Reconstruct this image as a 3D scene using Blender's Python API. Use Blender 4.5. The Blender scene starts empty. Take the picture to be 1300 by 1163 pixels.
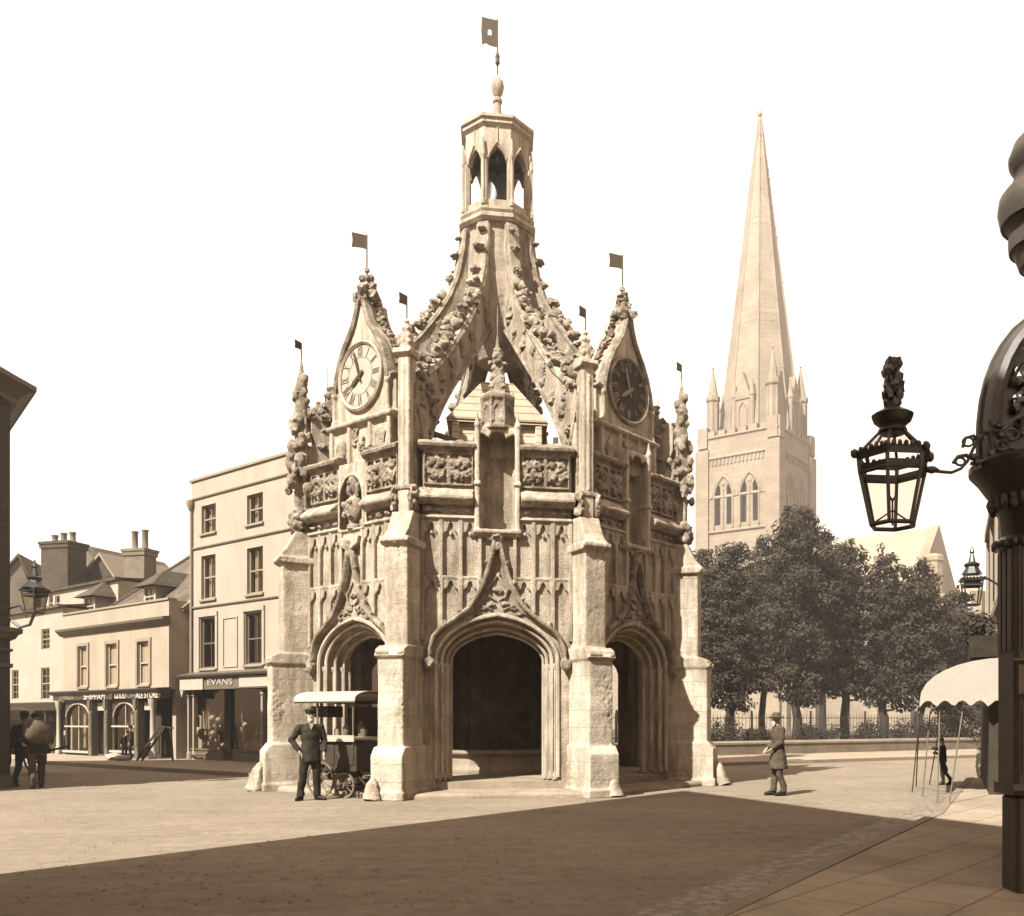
import bpy, bmesh, math, random
from mathutils import Vector, Matrix, noise
from mathutils.geometry import tessellate_polygon
PI = math.pi
R = math.radians
random.seed(11)
C = bpy.context.scene.collection
# ---------------------------------------------------------------- camera model
CAM = Vector((0, -22, 1.5)); PSI = R(9.0); FPX = 1158.0; CX, CY = 815.0, 912.0
FWD = Vector((math.sin(PSI), math.cos(PSI), 0)); RGT = Vector((math.cos(PSI), -math.sin(PSI), 0))
def P(x, y, d): return CAM + FWD*d + RGT*((x-CX)/FPX*d) + Vector((0, 0, (CY-y)/FPX*d))
def G(x, y):
    p = P(x, y, 1.5*FPX/(y-CY)); p.z = 0; return p
class Fr:
    """vertical plane frame: local x along the facade, local -y outward"""
    def __init__(s, o, th): s.o = Vector((o[0], o[1], 0)); s.th = th; s.u = Vector((math.cos(th), math.sin(th), 0)); s.n = Vector((math.sin(th), -math.cos(th), 0))
    def uz(s, x, y, w=0.0):
        d = FWD + RGT*((x-CX)/FPX); q = s.o + s.n*w
        t = (q-CAM).dot(s.n)/d.dot(s.n); h = CAM + d*t
        return ((h-s.o).dot(s.u), 1.5 + (CY-y)/FPX*t)
    def W(s, u, w=0, z=0): return s.o + s.u*u + s.n*w + Vector((0, 0, z))
# ---------------------------------------------------------------- objects
def props(o, label=None, cat=None, group=None, kind=None):
    for k, v in (('label', label), ('category', cat), ('group', group), ('kind', kind)):
        if v: o[k] = v
    return o
def thing(name, label, cat, loc=(0, 0, 0), rz=0, group=None):
    o = bpy.data.objects.new(name, None); C.objects.link(o)
    o.empty_display_size = .2; o.location = loc; o.rotation_euler = (0, 0, rz)
    return props(o, label, cat, group)
def copy_tree(o, parent=None):
    c = o.copy(); C.objects.link(c); c.parent = parent
    for ch in list(o.children): copy_tree(ch, c)
    return c
ICO = None
def ico():
    global ICO
    if ICO is None:
        b = bmesh.new(); bmesh.ops.create_icosphere(b, subdivisions=2, radius=1)
        ICO = ([v.co.copy() for v in b.verts], [[v.index for v in f.verts] for f in b.faces]); b.free()
    return ICO
IDM = Matrix.Identity(4)
class MB:
    def __init__(s): s.v = []; s.f = []; s.m = []; s.T = IDM; s.mi = 0
    def add(s, vs, fs, T=None):
        M = s.T if T is None else s.T @ T
        n = len(s.v)
        s.v.extend([M @ Vector(v) for v in vs]); s.f.extend([[i+n for i in f] for f in fs]); s.m.extend([s.mi]*len(fs))
    def box(s, x0, x1, y0, y1, z0, z1, T=None):
        s.add([(x0,y0,z0),(x1,y0,z0),(x1,y1,z0),(x0,y1,z0),(x0,y0,z1),(x1,y0,z1),(x1,y1,z1),(x0,y1,z1)],
              [(0,3,2,1),(4,5,6,7),(0,1,5,4),(1,2,6,5),(2,3,7,6),(3,0,4,7)], T)
    def cbox(s, x0, x1, y0, y1, z0, z1, c=.02, T=None):
        """box with chamfered vertical and top edges"""
        pr = [(x0+c,y0),(x1-c,y0),(x1,y0+c),(x1,y1-c),(x1-c,y1),(x0+c,y1),(x0,y1-c),(x0,y0+c)]
        cx, cy = (x0+x1)/2, (y0+y1)/2
        def ins(p): return (p[0]+(c if p[0] < cx else -c), p[1]+(c if p[1] < cy else -c))
        vs = [(a,b,z0) for a,b in pr]+[(a,b,z1-c) for a,b in pr]+[(*ins(p),z1) for p in pr]
        fs = [[7,6,5,4,3,2,1,0],[16+i for i in range(8)]]
        for k in (0, 8):
            for i in range(8): j = (i+1) % 8; fs.append([k+i,k+j,k+8+j,k+8+i])
        s.add(vs, fs, T)
    def prism(s, poly, y0, y1, holes=(), T=None):
        """polygon in (x,z), extruded y0..y1"""
        loops = [poly]+list(holes)
        tess = tessellate_polygon([[Vector((a, b, 0)) for a, b in l] for l in loops])
        flat = [p for l in loops for p in l]; n = len(flat)
        vs = [(a, y0, b) for a, b in flat]+[(a, y1, b) for a, b in flat]
        fs = [list(t) for t in tess]+[[i+n for i in reversed(t)] for t in tess]
        k = 0
        for l in loops:
            m = len(l)
            for i in range(m):
                j = (i+1) % m; fs.append([k+i, k+j, n+k+j, n+k+i])
            k += m
        s.add(vs, fs, T)
    def exx(s, prof, x0, x1, T=None):
        """profile of (w,z), w outward (-y), extruded along x"""
        n = len(prof)
        vs = [(x0, -w, z) for w, z in prof]+[(x1, -w, z) for w, z in prof]
        fs = [list(range(n)), list(range(2*n-1, n-1, -1))]+[[i, (i+1) % n, n+(i+1) % n, n+i] for i in range(n)]
        s.add(vs, fs, T)
    def tube(s, pts, r, n=8, T=None, caps=True):
        pts = [Vector(p) for p in pts]; N = len(pts)
        rs = r if isinstance(r, (list, tuple)) else [r]*N
        vs = []; fs = []; a = None
        for i, p in enumerate(pts):
            d = (pts[min(i+1, N-1)]-pts[max(i-1, 0)]).normalized()
            if a is None: a = d.cross(Vector((0, 0, 1)) if abs(d.z) < .9 else Vector((1, 0, 0)))
            else:
                a = a-d*a.dot(d)
                if a.length < .05: a = d.cross(Vector((0, 0, 1)) if abs(d.z) < .9 else Vector((1, 0, 0)))
            a = a.normalized(); b = d.cross(a)
            for k in range(n):
                t = 2*PI*k/n; vs.append(p+a*(rs[i]*math.cos(t))+b*(rs[i]*math.sin(t)))
        for i in range(N-1):
            for k in range(n): fs.append([i*n+k, i*n+(k+1) % n, (i+1)*n+(k+1) % n, (i+1)*n+k])
        if caps: fs.append(list(range(n))); fs.append([(N-1)*n+k for k in range(n)])
        s.add(vs, fs, T)
    def bar(s, a, b, w, h, T=None):
        a = Vector(a); b = Vector(b); d = (b-a).normalized()
        r = Vector((0, 0, 1)) if abs(d.z) < .95 else Vector((0, 1, 0))
        x = d.cross(r).normalized()*w/2; y = x.cross(d).normalized()*h/2
        vs = [a-x-y, a+x-y, a+x+y, a-x+y, b-x-y, b+x-y, b+x+y, b-x+y]
        s.add(vs, [(0,3,2,1),(4,5,6,7),(0,1,5,4),(1,2,6,5),(2,3,7,6),(3,0,4,7)], T)
    def lathe(s, prof, n=16, c=(0, 0, 0), off=0.0, T=None, sx=1, sy=1):
        vs = []; fs = []
        for r, z in prof:
            for k in range(n):
                t = 2*PI*(k+off)/n; vs.append((c[0]+r*sx*math.cos(t), c[1]+r*sy*math.sin(t), c[2]+z))
        for i in range(len(prof)-1):
            for k in range(n): fs.append([i*n+k, i*n+(k+1) % n, (i+1)*n+(k+1) % n, (i+1)*n+k])
        fs.append(list(range(n-1, -1, -1))); fs.append([(len(prof)-1)*n+k for k in range(n)])
        s.add(vs, fs, T)
    def sweep(s, path, prof, T=None):
        """path in (x,z); profile of (dn, w): dn along the path's left normal, w outward (-y)"""
        N = len(path); n = len(prof); vs = []; fs = []
        for i, (x, z) in enumerate(path):
            a = path[max(i-1, 0)]; b = path[min(i+1, N-1)]
            dx, dz = b[0]-a[0], b[1]-a[1]; L = math.hypot(dx, dz) or 1
            nx, nz = -dz/L, dx/L
            for dn, w in prof: vs.append((x+nx*dn, -w, z+nz*dn))
        for i in range(N-1):
            for k in range(n): fs.append([i*n+k, i*n+(k+1) % n, (i+1)*n+(k+1) % n, (i+1)*n+k])
        fs.append(list(range(n))); fs.append([(N-1)*n+k for k in range(n)])
        s.add(vs, fs, T)
    def lump(s, c, r, q=(1, 1, 1), am=.35, T=None):
        V, F = ico(); c = Vector(c); sd = Vector((random.random()*50, random.random()*50, random.random()*50))
        vs = []
        for v in V:
            k = r*(1+am*noise.noise(v*1.5+sd)*1.0+am*.3*noise.noise(v*3.5+sd))
            vs.append(c+Vector((v.x*q[0], v.y*q[1], v.z*q[2]))*k)
        s.add(vs, F, T)
    def leafy(s, c, r, n=6):
        c = Vector(c); s.lump(c, r*.62, (1, 1, 1), .3)
        for k in range(n):
            d = Vector((random.uniform(-1, 1), random.uniform(-1, 1), random.uniform(-.8, 1))).normalized()
            s.lump(c+d*r*.6, r*random.uniform(.3, .48), (1.2 if abs(d.x) > .5 else .8, 1.2 if abs(d.y) > .5 else .8, .9), .5)
    def build(s, name, mats, parent=None, smooth=False, recalc=True, bevel=0):
        me = bpy.data.meshes.new(name); me.from_pydata([tuple(v) for v in s.v], [], s.f)
        if not isinstance(mats, (list, tuple)): mats = [mats]
        for m in mats: me.materials.append(m)
        if len(mats) > 1: me.polygons.foreach_set('material_index', s.m)
        if recalc:
            b = bmesh.new(); b.from_mesh(me); bmesh.ops.recalc_face_normals(b, faces=b.faces); b.to_mesh(me); b.free()
        if smooth:
            me.polygons.foreach_set('use_smooth', [True]*len(me.polygons))
            try: me.set_sharp_from_angle(angle=R(40))
            except Exception: pass
        me.update()
        o = bpy.data.objects.new(name, me); C.objects.link(o); o.parent = parent
        return o
def weather(o, vox, amp=.008, amp2=.004, fr=2.2):
    """fuse a stone part into one closed skin and wear its edges and faces"""
    md = o.modifiers.new('r', 'REMESH'); md.mode = 'VOXEL'; md.voxel_size = vox; md.use_smooth_shade = True
    bpy.context.view_layer.update(); dg = bpy.context.evaluated_depsgraph_get(); dg.update()
    me = bpy.data.meshes.new_from_object(o.evaluated_get(dg)); o.modifiers.clear()
    ms = [m for m in o.data.materials]
    if not me.materials:
        for m in ms: me.materials.append(m)
    nv = len(me.vertices)
    if nv > 50:
        vl = [(v.co.copy(), v.normal.copy()) for v in me.vertices]; out = []
        for c, nn in vl:
            k = amp*noise.noise(c*fr)+amp2*noise.noise(c*9.0)+amp2*.8*noise.noise(c*21.0)
            w = noise.noise(c*1.3+Vector((7, 3, 1)))
            if w > .25: k -= (w-.25)*amp*2.5*abs(noise.noise(c*14.0))*3
            out.extend(c+nn*k)
        me.vertices.foreach_set('co', out); me.update()
        me.polygons.foreach_set('use_smooth', [True]*len(me.polygons)); me.name = o.name; o.data = me
    return o
def rotz(a): return Matrix.Rotation(a, 4, 'Z')
def trans(x, y, z): return Matrix.Translation((x, y, z))
RAD = Matrix(((0, 1, 0, 0), (-1, 0, 0, 0), (0, 0, 1, 0), (0, 0, 0, 1)))   # local x -> outward (-y)
# ---------------------------------------------------------------- materials
ALB = .56
def sep(v, s=1.0):
    v = v*ALB; s = s*1.28+max(0, .09-v)*4
    return (v*(1+.10*s), v*(1-.084*s), max(v*.25, v*(1-.298*s)), 1)
def newmat(name):
    m = bpy.data.materials.new(name); m.use_nodes = True; nt = m.node_tree
    return m, nt, nt.nodes['Principled BSDF']
def N(nt, t, **kw):
    n = nt.nodes.new(t)
    for k, v in kw.items():
        if k.startswith('i_'): n.inputs[k[2:].replace('_', ' ')].default_value = v
        else: setattr(n, k, v)
    return n
def mat(name, v, rough=.85, lo=.75, hi=1.2, scale=3.0, bump=.35, bdist=.02, brick=None, stain=0, sscale=.7, spec=.12, metal=0, fine=28, sat=1.0, streak=False):
    """noise-mottled surface; brick=(w,h,mortar,joint_value,contrast); stain = share of dark lichen or soot patches"""
    m, nt, p = newmat(name); L = nt.links.new
    tc = N(nt, 'ShaderNodeTexCoord')
    n1 = N(nt, 'ShaderNodeTexNoise', i_Scale=scale, i_Detail=8.0, i_Roughness=.65); L(tc.outputs['Object'], n1.inputs['Vector'])
    cr = N(nt, 'ShaderNodeValToRGB'); cr.color_ramp.elements[0].position = .3; cr.color_ramp.elements[1].position = .72
    cr.color_ramp.elements[0].color = sep(v*lo, sat); cr.color_ramp.elements[1].color = sep(v*hi, sat)
    L(n1.outputs['Fac'], cr.inputs['Fac']); col = cr.outputs['Color']
    n2 = N(nt, 'ShaderNodeTexNoise', i_Scale=float(fine), i_Detail=6.0, i_Roughness=.7); L(tc.outputs['Object'], n2.inputs['Vector'])
    hgt = N(nt, 'ShaderNodeMath', operation='ADD'); L(n1.outputs['Fac'], hgt.inputs[0]); L(n2.outputs['Fac'], hgt.inputs[1]); h = hgt.outputs[0]
    fr_ = N(nt, 'ShaderNodeValToRGB'); fr_.color_ramp.elements[0].position = .32; fr_.color_ramp.elements[1].position = .68
    k = .26 if stain > .45 else .10; fr_.color_ramp.elements[0].color = (1-k, 1-k*1.05, 1-k*1.15, 1); fr_.color_ramp.elements[1].color = (1+k*.8, 1+k*.8, 1+k*.8, 1)
    L(n2.outputs['Fac'], fr_.inputs['Fac']); mf = N(nt, 'ShaderNodeMix', data_type='RGBA', blend_type='MULTIPLY'); mf.inputs[0].default_value = 1
    L(col, mf.inputs[6]); L(fr_.outputs[0], mf.inputs[7]); col = mf.outputs[2]
    if brick:
        bw, bh, mo, jv, con = brick
        cross = N(nt, 'ShaderNodeVectorMath', operation='CROSS_PRODUCT'); cross.inputs[1].default_value = (0, 0, -1)
        L(tc.outputs['Normal'], cross.inputs[0])
        dot = N(nt, 'ShaderNodeVectorMath', operation='DOT_PRODUCT'); L(cross.outputs[0], dot.inputs[0]); L(tc.outputs['Object'], dot.inputs[1])
        sx = N(nt, 'ShaderNodeSeparateXYZ'); L(tc.outputs['Object'], sx.inputs[0])
        cb = N(nt, 'ShaderNodeCombineXYZ'); L(dot.outputs['Value'], cb.inputs[0]); L(sx.outputs[2], cb.inputs[1])
        bt = N(nt, 'ShaderNodeTexBrick'); L(cb.outputs[0], bt.inputs['Vector'])
        bt.inputs['Scale'].default_value = 1.0; bt.inputs['Brick Width'].default_value = bw; bt.inputs['Row Height'].default_value = bh
        bt.inputs['Mortar Size'].default_value = mo; bt.inputs['Mortar Smooth'].default_value = .3
        bt.inputs['Color1'].default_value = (1-con, 1-con, 1-con, 1); bt.inputs['Color2'].default_value = (1+con, 1+con, 1+con, 1); bt.inputs['Mortar'].default_value = (jv, jv, jv, 1)
        mx = N(nt, 'ShaderNodeMix', data_type='RGBA', blend_type='MULTIPLY'); mx.inputs[0].default_value = 1
        L(col, mx.inputs[6]); L(bt.outputs['Color'], mx.inputs[7]); col = mx.outputs[2]
        sub = N(nt, 'ShaderNodeMath', operation='MULTIPLY_ADD'); L(bt.outputs['Fac'], sub.inputs[0]); sub.inputs[1].default_value = -.7; L(h, sub.inputs[2]); h = sub.outputs[0]
    if stain:
        n3 = N(nt, 'ShaderNodeTexNoise', i_Scale=sscale, i_Detail=10.0, i_Roughness=.72)
        if streak:
            mp = N(nt, 'ShaderNodeMapping'); mp.inputs['Scale'].default_value = (2.2, 2.2, .45); L(tc.outputs['Object'], mp.inputs[0]); L(mp.outputs[0], n3.inputs['Vector'])
        else: L(tc.outputs['Object'], n3.inputs['Vector'])
        r3 = N(nt, 'ShaderNodeValToRGB'); r3.color_ramp.elements[0].position = .44; r3.color_ramp.elements[1].position = .60
        r3.color_ramp.elements[0].color = (0, 0, 0, 1); r3.color_ramp.elements[1].color = (stain,)*3+(1,)
        L(n3.outputs['Fac'], r3.inputs['Fac'])
        m3 = N(nt, 'ShaderNodeMix', data_type='RGBA'); L(r3.outputs['Color'], m3.inputs[0]); L(col, m3.inputs[6]); m3.inputs[7].default_value = sep(v*.30, 1.3); col = m3.outputs[2]
    L(col, p.inputs['Base Color'])
    p.inputs['Roughness'].default_value = rough; p.inputs['Metallic'].default_value = metal
    p.inputs['Specular IOR Level'].default_value = spec
    if bump:
        b = N(nt, 'ShaderNodeBump', i_Strength=bump, i_Distance=bdist); L(h, b.inputs['Height']); L(b.outputs[0], p.inputs['Normal'])
    return m
M = {}
M['stone'] = mat('weathered_limestone', 0.48, sat=.84, lo=.6, hi=1.22, scale=2.2, bump=.75, bdist=.035, stain=.62, sscale=1.5, streak=True)
M['ashlar'] = mat('pier_ashlar', 0.54, sat=.84, lo=.72, hi=1.18, scale=1.8, bump=.6, bdist=.03, brick=(.62, .33, .006, .8, .06), stain=.62, sscale=1.1, streak=True)
M['carved'] = mat('carved_limestone', 0.47, sat=.84, lo=.45, hi=1.25, scale=5, bump=.9, bdist=.05, stain=.75, sscale=3.0)
M['smooth_stone'] = mat('smooth_limestone', 0.5, sat=.84, lo=.8, hi=1.15, scale=2, bump=.4, stain=.6, sscale=2.2, streak=True)
M['floorstone'] = mat('worn_paving', 0.330, lo=.75, hi=1.15, scale=2, bump=.3, stain=.35)
M['inner'] = mat('shaded_inner_stone', 0.075, lo=.6, hi=1.3, scale=2.5, bump=.5, brick=(.6, .32, .008, .6, .12), stain=.5)  # limestone darkened so the shade under the arches is in its colour
M['lead'] = mat('lead_roof', .22, lo=.7, hi=1.2, scale=1.5, rough=.6)
M['boards'] = mat('pale_boards', 0.62, lo=.85, hi=1.1, scale=3, brick=(3.0, .16, .012, .45, .06))
M['iron'] = mat('black_iron', .018, rough=.45, lo=.7, hi=1.5, scale=9, bump=.15, bdist=.004, spec=.5)
M['vane'] = mat('vane_iron', .07, rough=.6, lo=.7, hi=1.3, scale=9, bump=.1)
M['dial'] = mat('pale_dial', .40, lo=.9, hi=1.06, scale=4, bump=.05, sat=.8)
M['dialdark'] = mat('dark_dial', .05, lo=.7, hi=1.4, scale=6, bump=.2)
M['ink'] = mat('dial_paint', .06, bump=0)
M['cath'] = mat('cathedral_stone', 0.31, lo=.82, hi=1.12, scale=.25, bump=.3, bdist=.15, brick=(1.5, .6, .03, .8, .06), stain=.3, sscale=.12, fine=3)
M['cathroof'] = mat('cathedral_lead', 0.32, lo=.85, hi=1.1, scale=.3, bump=.2, fine=4)
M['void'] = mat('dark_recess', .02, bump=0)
M['stucco'] = mat('cream_stucco', 0.389, lo=.9, hi=1.07, scale=.8, bump=.15, stain=.16, sscale=.5, sat=.85, streak=True)
M['stucco2'] = mat('warm_stucco', 0.373, lo=.88, hi=1.07, scale=.8, bump=.15, stain=.18, sscale=.6, sat=.95, streak=True)
M['whitewash'] = mat('whitewashed_wall', .40, lo=.9, hi=1.06, scale=.8, bump=.15, stain=.12, sat=.8)
M['brick'] = mat('brown_brick', 0.06, lo=.75, hi=1.25, scale=1.2, bump=.4, brick=(.23, .075, .008, 1.6, .2))
M['bricklite'] = mat('stock_brick', .16, lo=.75, hi=1.25, scale=1.2, bump=.4, brick=(.23, .075, .008, 1.3, .15))
M['tile'] = mat('clay_tiles', .15, lo=.65, hi=1.3, scale=1.3, bump=.6, bdist=.03, brick=(.2, .12, .012, .45, .2), stain=.4)
M['tiledark'] = mat('dark_tiles', .09, lo=.65, hi=1.3, scale=1.3, bump=.6, bdist=.03, brick=(.2, .12, .012, .45, .2))
M['pot'] = mat('chimney_pot', .17, lo=.8, hi=1.2)
M['paintdark'] = mat('dark_shop_paint', .05, rough=.5, lo=.8, hi=1.3, scale=4, bump=.1)
M['paintmid'] = mat('brown_shop_paint', .13, rough=.55, lo=.8, hi=1.2, scale=4, bump=.1)
M['paintlite'] = mat('pale_paint', .42, rough=.6, lo=.9, hi=1.06, scale=4, bump=.08, sat=.8)
M['trim'] = mat('stucco_trim', .28, lo=.85, hi=1.1, scale=2, bump=.15)
M['curtain'] = mat('net_curtain', .36, lo=.85, hi=1.1, scale=9, bump=.2, sat=.8)
M['blind'] = mat('window_blind', .62, lo=.93, hi=1.04, scale=4, bump=.1, sat=.7)
M['wood'] = mat('weathered_wood', .16, lo=.7, hi=1.3, scale=6, bump=.3)
M['wooddark'] = mat('dark_wood', .045, lo=.7, hi=1.4, scale=6, bump=.3)
M['canvas'] = mat('white_canvas', .40, lo=.92, hi=1.05, scale=3, bump=.2, sat=.7)
M['cloth_dark'] = mat('dark_suit', 0.022, lo=.75, hi=1.3, scale=14, bump=.3, bdist=.01, fine=60)
M['cloth_mid'] = mat('drab_jacket', 0.055, lo=.7, hi=1.35, scale=12, bump=.4, bdist=.01, fine=60)
M['cloth_lite'] = mat('smock_cloth', 0.08, lo=.65, hi=1.25, scale=10, bump=.5, bdist=.012, fine=60)
M['suit'] = mat('brown_suit', 0.032, lo=.75, hi=1.3, scale=14, bump=.3, bdist=.01, fine=60)
M['sack'] = mat('sack_cloth', 0.1, lo=.6, hi=1.3, scale=9, bump=.5, bdist=.015)
M['skin'] = mat('skin', .34, rough=.6, lo=.92, hi=1.05, scale=9, bump=.05)
M['beard'] = mat('white_beard', .48, lo=.8, hi=1.1, scale=40, bump=.4, bdist=.006, sat=.7)
M['boot'] = mat('boot_leather', .02, rough=.5, bump=.1)
M['bark'] = mat('tree_bark', .05, lo=.6, hi=1.4, scale=6, bump=.8, bdist=.04)
M['soil'] = mat('churchyard_grass', .09, lo=.6, hi=1.4, scale=2, bump=.6)
M['pave'] = mat('flag_pavement', .34, lo=.85, hi=1.12, scale=1.0, bump=.25, stain=.2, sscale=.8)
M['kerbst'] = mat('kerb_stone', .24, lo=.8, hi=1.15, scale=2, bump=.4)
def groundmat():
    m, nt, p = newmat('dusty_road'); L = nt.links.new
    tc = N(nt, 'ShaderNodeTexCoord')
    def nz(s, d=8, rg=.65, sc=None):
        n = N(nt, 'ShaderNodeTexNoise', i_Scale=float(s), i_Detail=float(d), i_Roughness=rg)
        if sc:
            mp = N(nt, 'ShaderNodeMapping'); mp.inputs['Scale'].default_value = sc; mp.inputs['Rotation'].default_value = (0, 0, .35)
            L(tc.outputs['Object'], mp.inputs[0]); L(mp.outputs[0], n.inputs['Vector'])
        else: L(tc.outputs['Object'], n.inputs['Vector'])
        return n
    def ramp(n, a, b, ca, cb):
        r = N(nt, 'ShaderNodeValToRGB'); e = r.color_ramp.elements
        e[0].position = a; e[1].position = b; e[0].color = ca; e[1].color = cb; L(n.outputs['Fac'], r.inputs['Fac']); return r
    a = nz(.35); b = nz(5, 10, .75); g = nz(70, 4, .7); st = nz(1.0, 6, .6, (.5, 3.2, 1))
    base = ramp(a, .35, .68, sep(.225), sep(.295)); f2 = ramp(b, .3, .7, (.68, .68, .68, 1), (1.2, 1.2, 1.2, 1)); f3 = ramp(g, .3, .7, (.8, .8, .8, 1), (1.16, 1.16, 1.16, 1)); f4 = ramp(st, .35, .65, (.87, .87, .87, 1), (1.06, 1.06, 1.06, 1))
    col = base.outputs[0]
    for f in (f2, f3, f4):
        mx = N(nt, 'ShaderNodeMix', data_type='RGBA', blend_type='MULTIPLY'); mx.inputs[0].default_value = 1
        L(col, mx.inputs[6]); L(f.outputs[0], mx.inputs[7]); col = mx.outputs[2]
    L(col, p.inputs['Base Color']); p.inputs['Roughness'].default_value = .95; p.inputs['Specular IOR Level'].default_value = .15
    ad = N(nt, 'ShaderNodeMath', operation='ADD'); L(b.outputs['Fac'], ad.inputs[0]); L(g.outputs['Fac'], ad.inputs[1])
    bp = N(nt, 'ShaderNodeBump', i_Strength=.5, i_Distance=.025); L(ad.outputs[0], bp.inputs['Height']); L(bp.outputs[0], p.inputs['Normal'])
    return m
M['road'] = groundmat()
M['column'] = mat('column_paint', .05, rough=.5, lo=.7, hi=1.4, scale=5, bump=.15, spec=.4)
M['columnd'] = mat('column_dark_paint', .025, rough=.28, lo=.7, hi=1.5, scale=5, bump=.2, spec=.4)
def cobblemat():
    m, nt, p = newmat('cobbles'); L = nt.links.new
    tc = N(nt, 'ShaderNodeTexCoord'); vo = N(nt, 'ShaderNodeTexVoronoi', i_Scale=8.0); L(tc.outputs['Object'], vo.inputs['Vector'])
    r = N(nt, 'ShaderNodeValToRGB'); e = r.color_ramp.elements; e[0].position = .25; e[1].position = .62
    e[0].color = sep(.26); e[1].color = sep(.15); L(vo.outputs['Distance'], r.inputs['Fac']); L(r.outputs[0], p.inputs['Base Color'])
    p.inputs['Roughness'].default_value = .8
    iv = N(nt, 'ShaderNodeMath', operation='MULTIPLY'); iv.inputs[1].default_value = -1; L(vo.outputs['Distance'], iv.inputs[0])
    b = N(nt, 'ShaderNodeBump', i_Strength=.9, i_Distance=.05); L(iv.outputs[0], b.inputs['Height']); L(b.outputs[0], p.inputs['Normal'])
    return m
M['cobble'] = cobblemat()
def slabmat():
    m = mat('flag_paving', .34, lo=.85, hi=1.12, scale=1.3, bump=.3, stain=.3, sscale=.8); nt = m.node_tree; L = nt.links.new; p = nt.nodes['Principled BSDF']
    tc = N(nt, 'ShaderNodeTexCoord'); mp = N(nt, 'ShaderNodeMapping'); mp.inputs['Rotation'].default_value = (0, 0, -.75); L(tc.outputs['Object'], mp.inputs[0])
    bt = N(nt, 'ShaderNodeTexBrick'); L(mp.outputs[0], bt.inputs['Vector']); bt.inputs['Scale'].default_value = 1; bt.inputs['Brick Width'].default_value = .9; bt.inputs['Row Height'].default_value = .6; bt.inputs['Mortar Size'].default_value = .01
    bt.inputs['Color1'].default_value = (.95, .95, .95, 1); bt.inputs['Color2'].default_value = (1.04, 1.04, 1.04, 1); bt.inputs['Mortar'].default_value = (.45, .45, .45, 1)
    mx = N(nt, 'ShaderNodeMix', data_type='RGBA', blend_type='MULTIPLY'); mx.inputs[0].default_value = 1
    src = p.inputs['Base Color'].links[0].from_socket; L(src, mx.inputs[6]); L(bt.outputs['Color'], mx.inputs[7]); L(mx.outputs[2], p.inputs['Base Color']); return m
M['flags'] = slabmat()
def glassmat(name, tr=.55, tint=.5):
    m, nt, p = newmat(name); L = nt.links.new; out = nt.nodes['Material Output']
    g = N(nt, 'ShaderNodeBsdfGlossy'); g.inputs['Roughness'].default_value = .06; g.inputs['Color'].default_value = sep(tint)
    t = N(nt, 'ShaderNodeBsdfTransparent'); t.inputs['Color'].default_value = (.93, .9, .85, 1)
    lw = N(nt, 'ShaderNodeLayerWeight', i_Blend=.5); pw = N(nt, 'ShaderNodeMath', operation='POWER'); L(lw.outputs['Facing'], pw.inputs[0]); pw.inputs[1].default_value = 4
    ad = N(nt, 'ShaderNodeMath', operation='MULTIPLY_ADD'); L(pw.outputs[0], ad.inputs[0]); ad.inputs[1].default_value = .7; ad.inputs[2].default_value = .06
    mx = N(nt, 'ShaderNodeMixShader'); L(ad.outputs[0], mx.inputs[0]); L(t.outputs[0], mx.inputs[1]); L(g.outputs[0], mx.inputs[2]); L(mx.outputs[0], out.inputs['Surface'])
    nt.nodes.remove(p); return m
M['glass'] = glassmat('window_glass')
def leafmat(name, v):
    m, nt, p = newmat(name); L = nt.links.new; out = nt.nodes['Material Output']
    tc = N(nt, 'ShaderNodeTexCoord'); n = N(nt, 'ShaderNodeTexNoise', i_Scale=1.1, i_Detail=5.0, i_Roughness=.7); L(tc.outputs['Object'], n.inputs['Vector'])
    r = N(nt, 'ShaderNodeValToRGB'); e = r.color_ramp.elements; e[0].position = .32; e[1].position = .7; e[0].color = sep(v*.45); e[1].color = sep(v*1.7); p.inputs['Specular IOR Level'].default_value = .08
    L(n.outputs['Fac'], r.inputs['Fac']); L(r.outputs[0], p.inputs['Base Color']); p.inputs['Roughness'].default_value = .6
    tl = N(nt, 'ShaderNodeBsdfTranslucent'); L(r.outputs[0], tl.inputs['Color'])
    mx = N(nt, 'ShaderNodeMixShader'); mx.inputs[0].default_value = .22; L(p.outputs[0], mx.inputs[1]); L(tl.outputs[0], mx.inputs[2]); L(mx.outputs[0], out.inputs['Surface'])
    return m
M['leaf'] = leafmat('leaves', .055)
M['leafd'] = leafmat('shrub_leaves', .05)
SKYC=(1.32,1.05,.88,1); SKYS=.31; SUNE=5; EXPO=1.85
# ================================================================ MARKET CROSS
A = 4.05; TA = trans(0, -A, 0)
cross = thing('market_cross', 'octagonal carved stone market cross with open arches, clock gables and tall lantern', 'market cross')
def arch(hw, sp, rise, n=22, x0=0.0, point=.2, p=2.3, q=.55):
    out = []
    for i in range(n+1):
        t = -math.cos(PI*i/n); a = abs(t)
        out.append((x0+hw*t, sp+rise*((1-point)*(max(0, 1-a**p))**q+point*(1-a))))
    return out
def archpoly(hw, sp, rise, z0, **k):
    a = arch(hw, sp, rise, **k); return [(a[0][0], z0)]+a+[(a[-1][0], z0)]
ORD = [(1.18, 2.66, .85), (1.07, 2.66, .74), (.98, 2.65, .63), (.91, 2.64, .55)]
HOOD = [(-1.3,2.62),(-1.28,2.82),(-1.2,3.06),(-1.08,3.2),(-.95,3.3),(-.8,3.4),(-.65,3.51),(-.53,3.62),(-.43,3.76),(-.34,3.92),(-.26,4.08),(-.2,4.26),(-.14,4.46),(-.09,4.66),(-.05,4.86),(-.03,5.04)]
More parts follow.
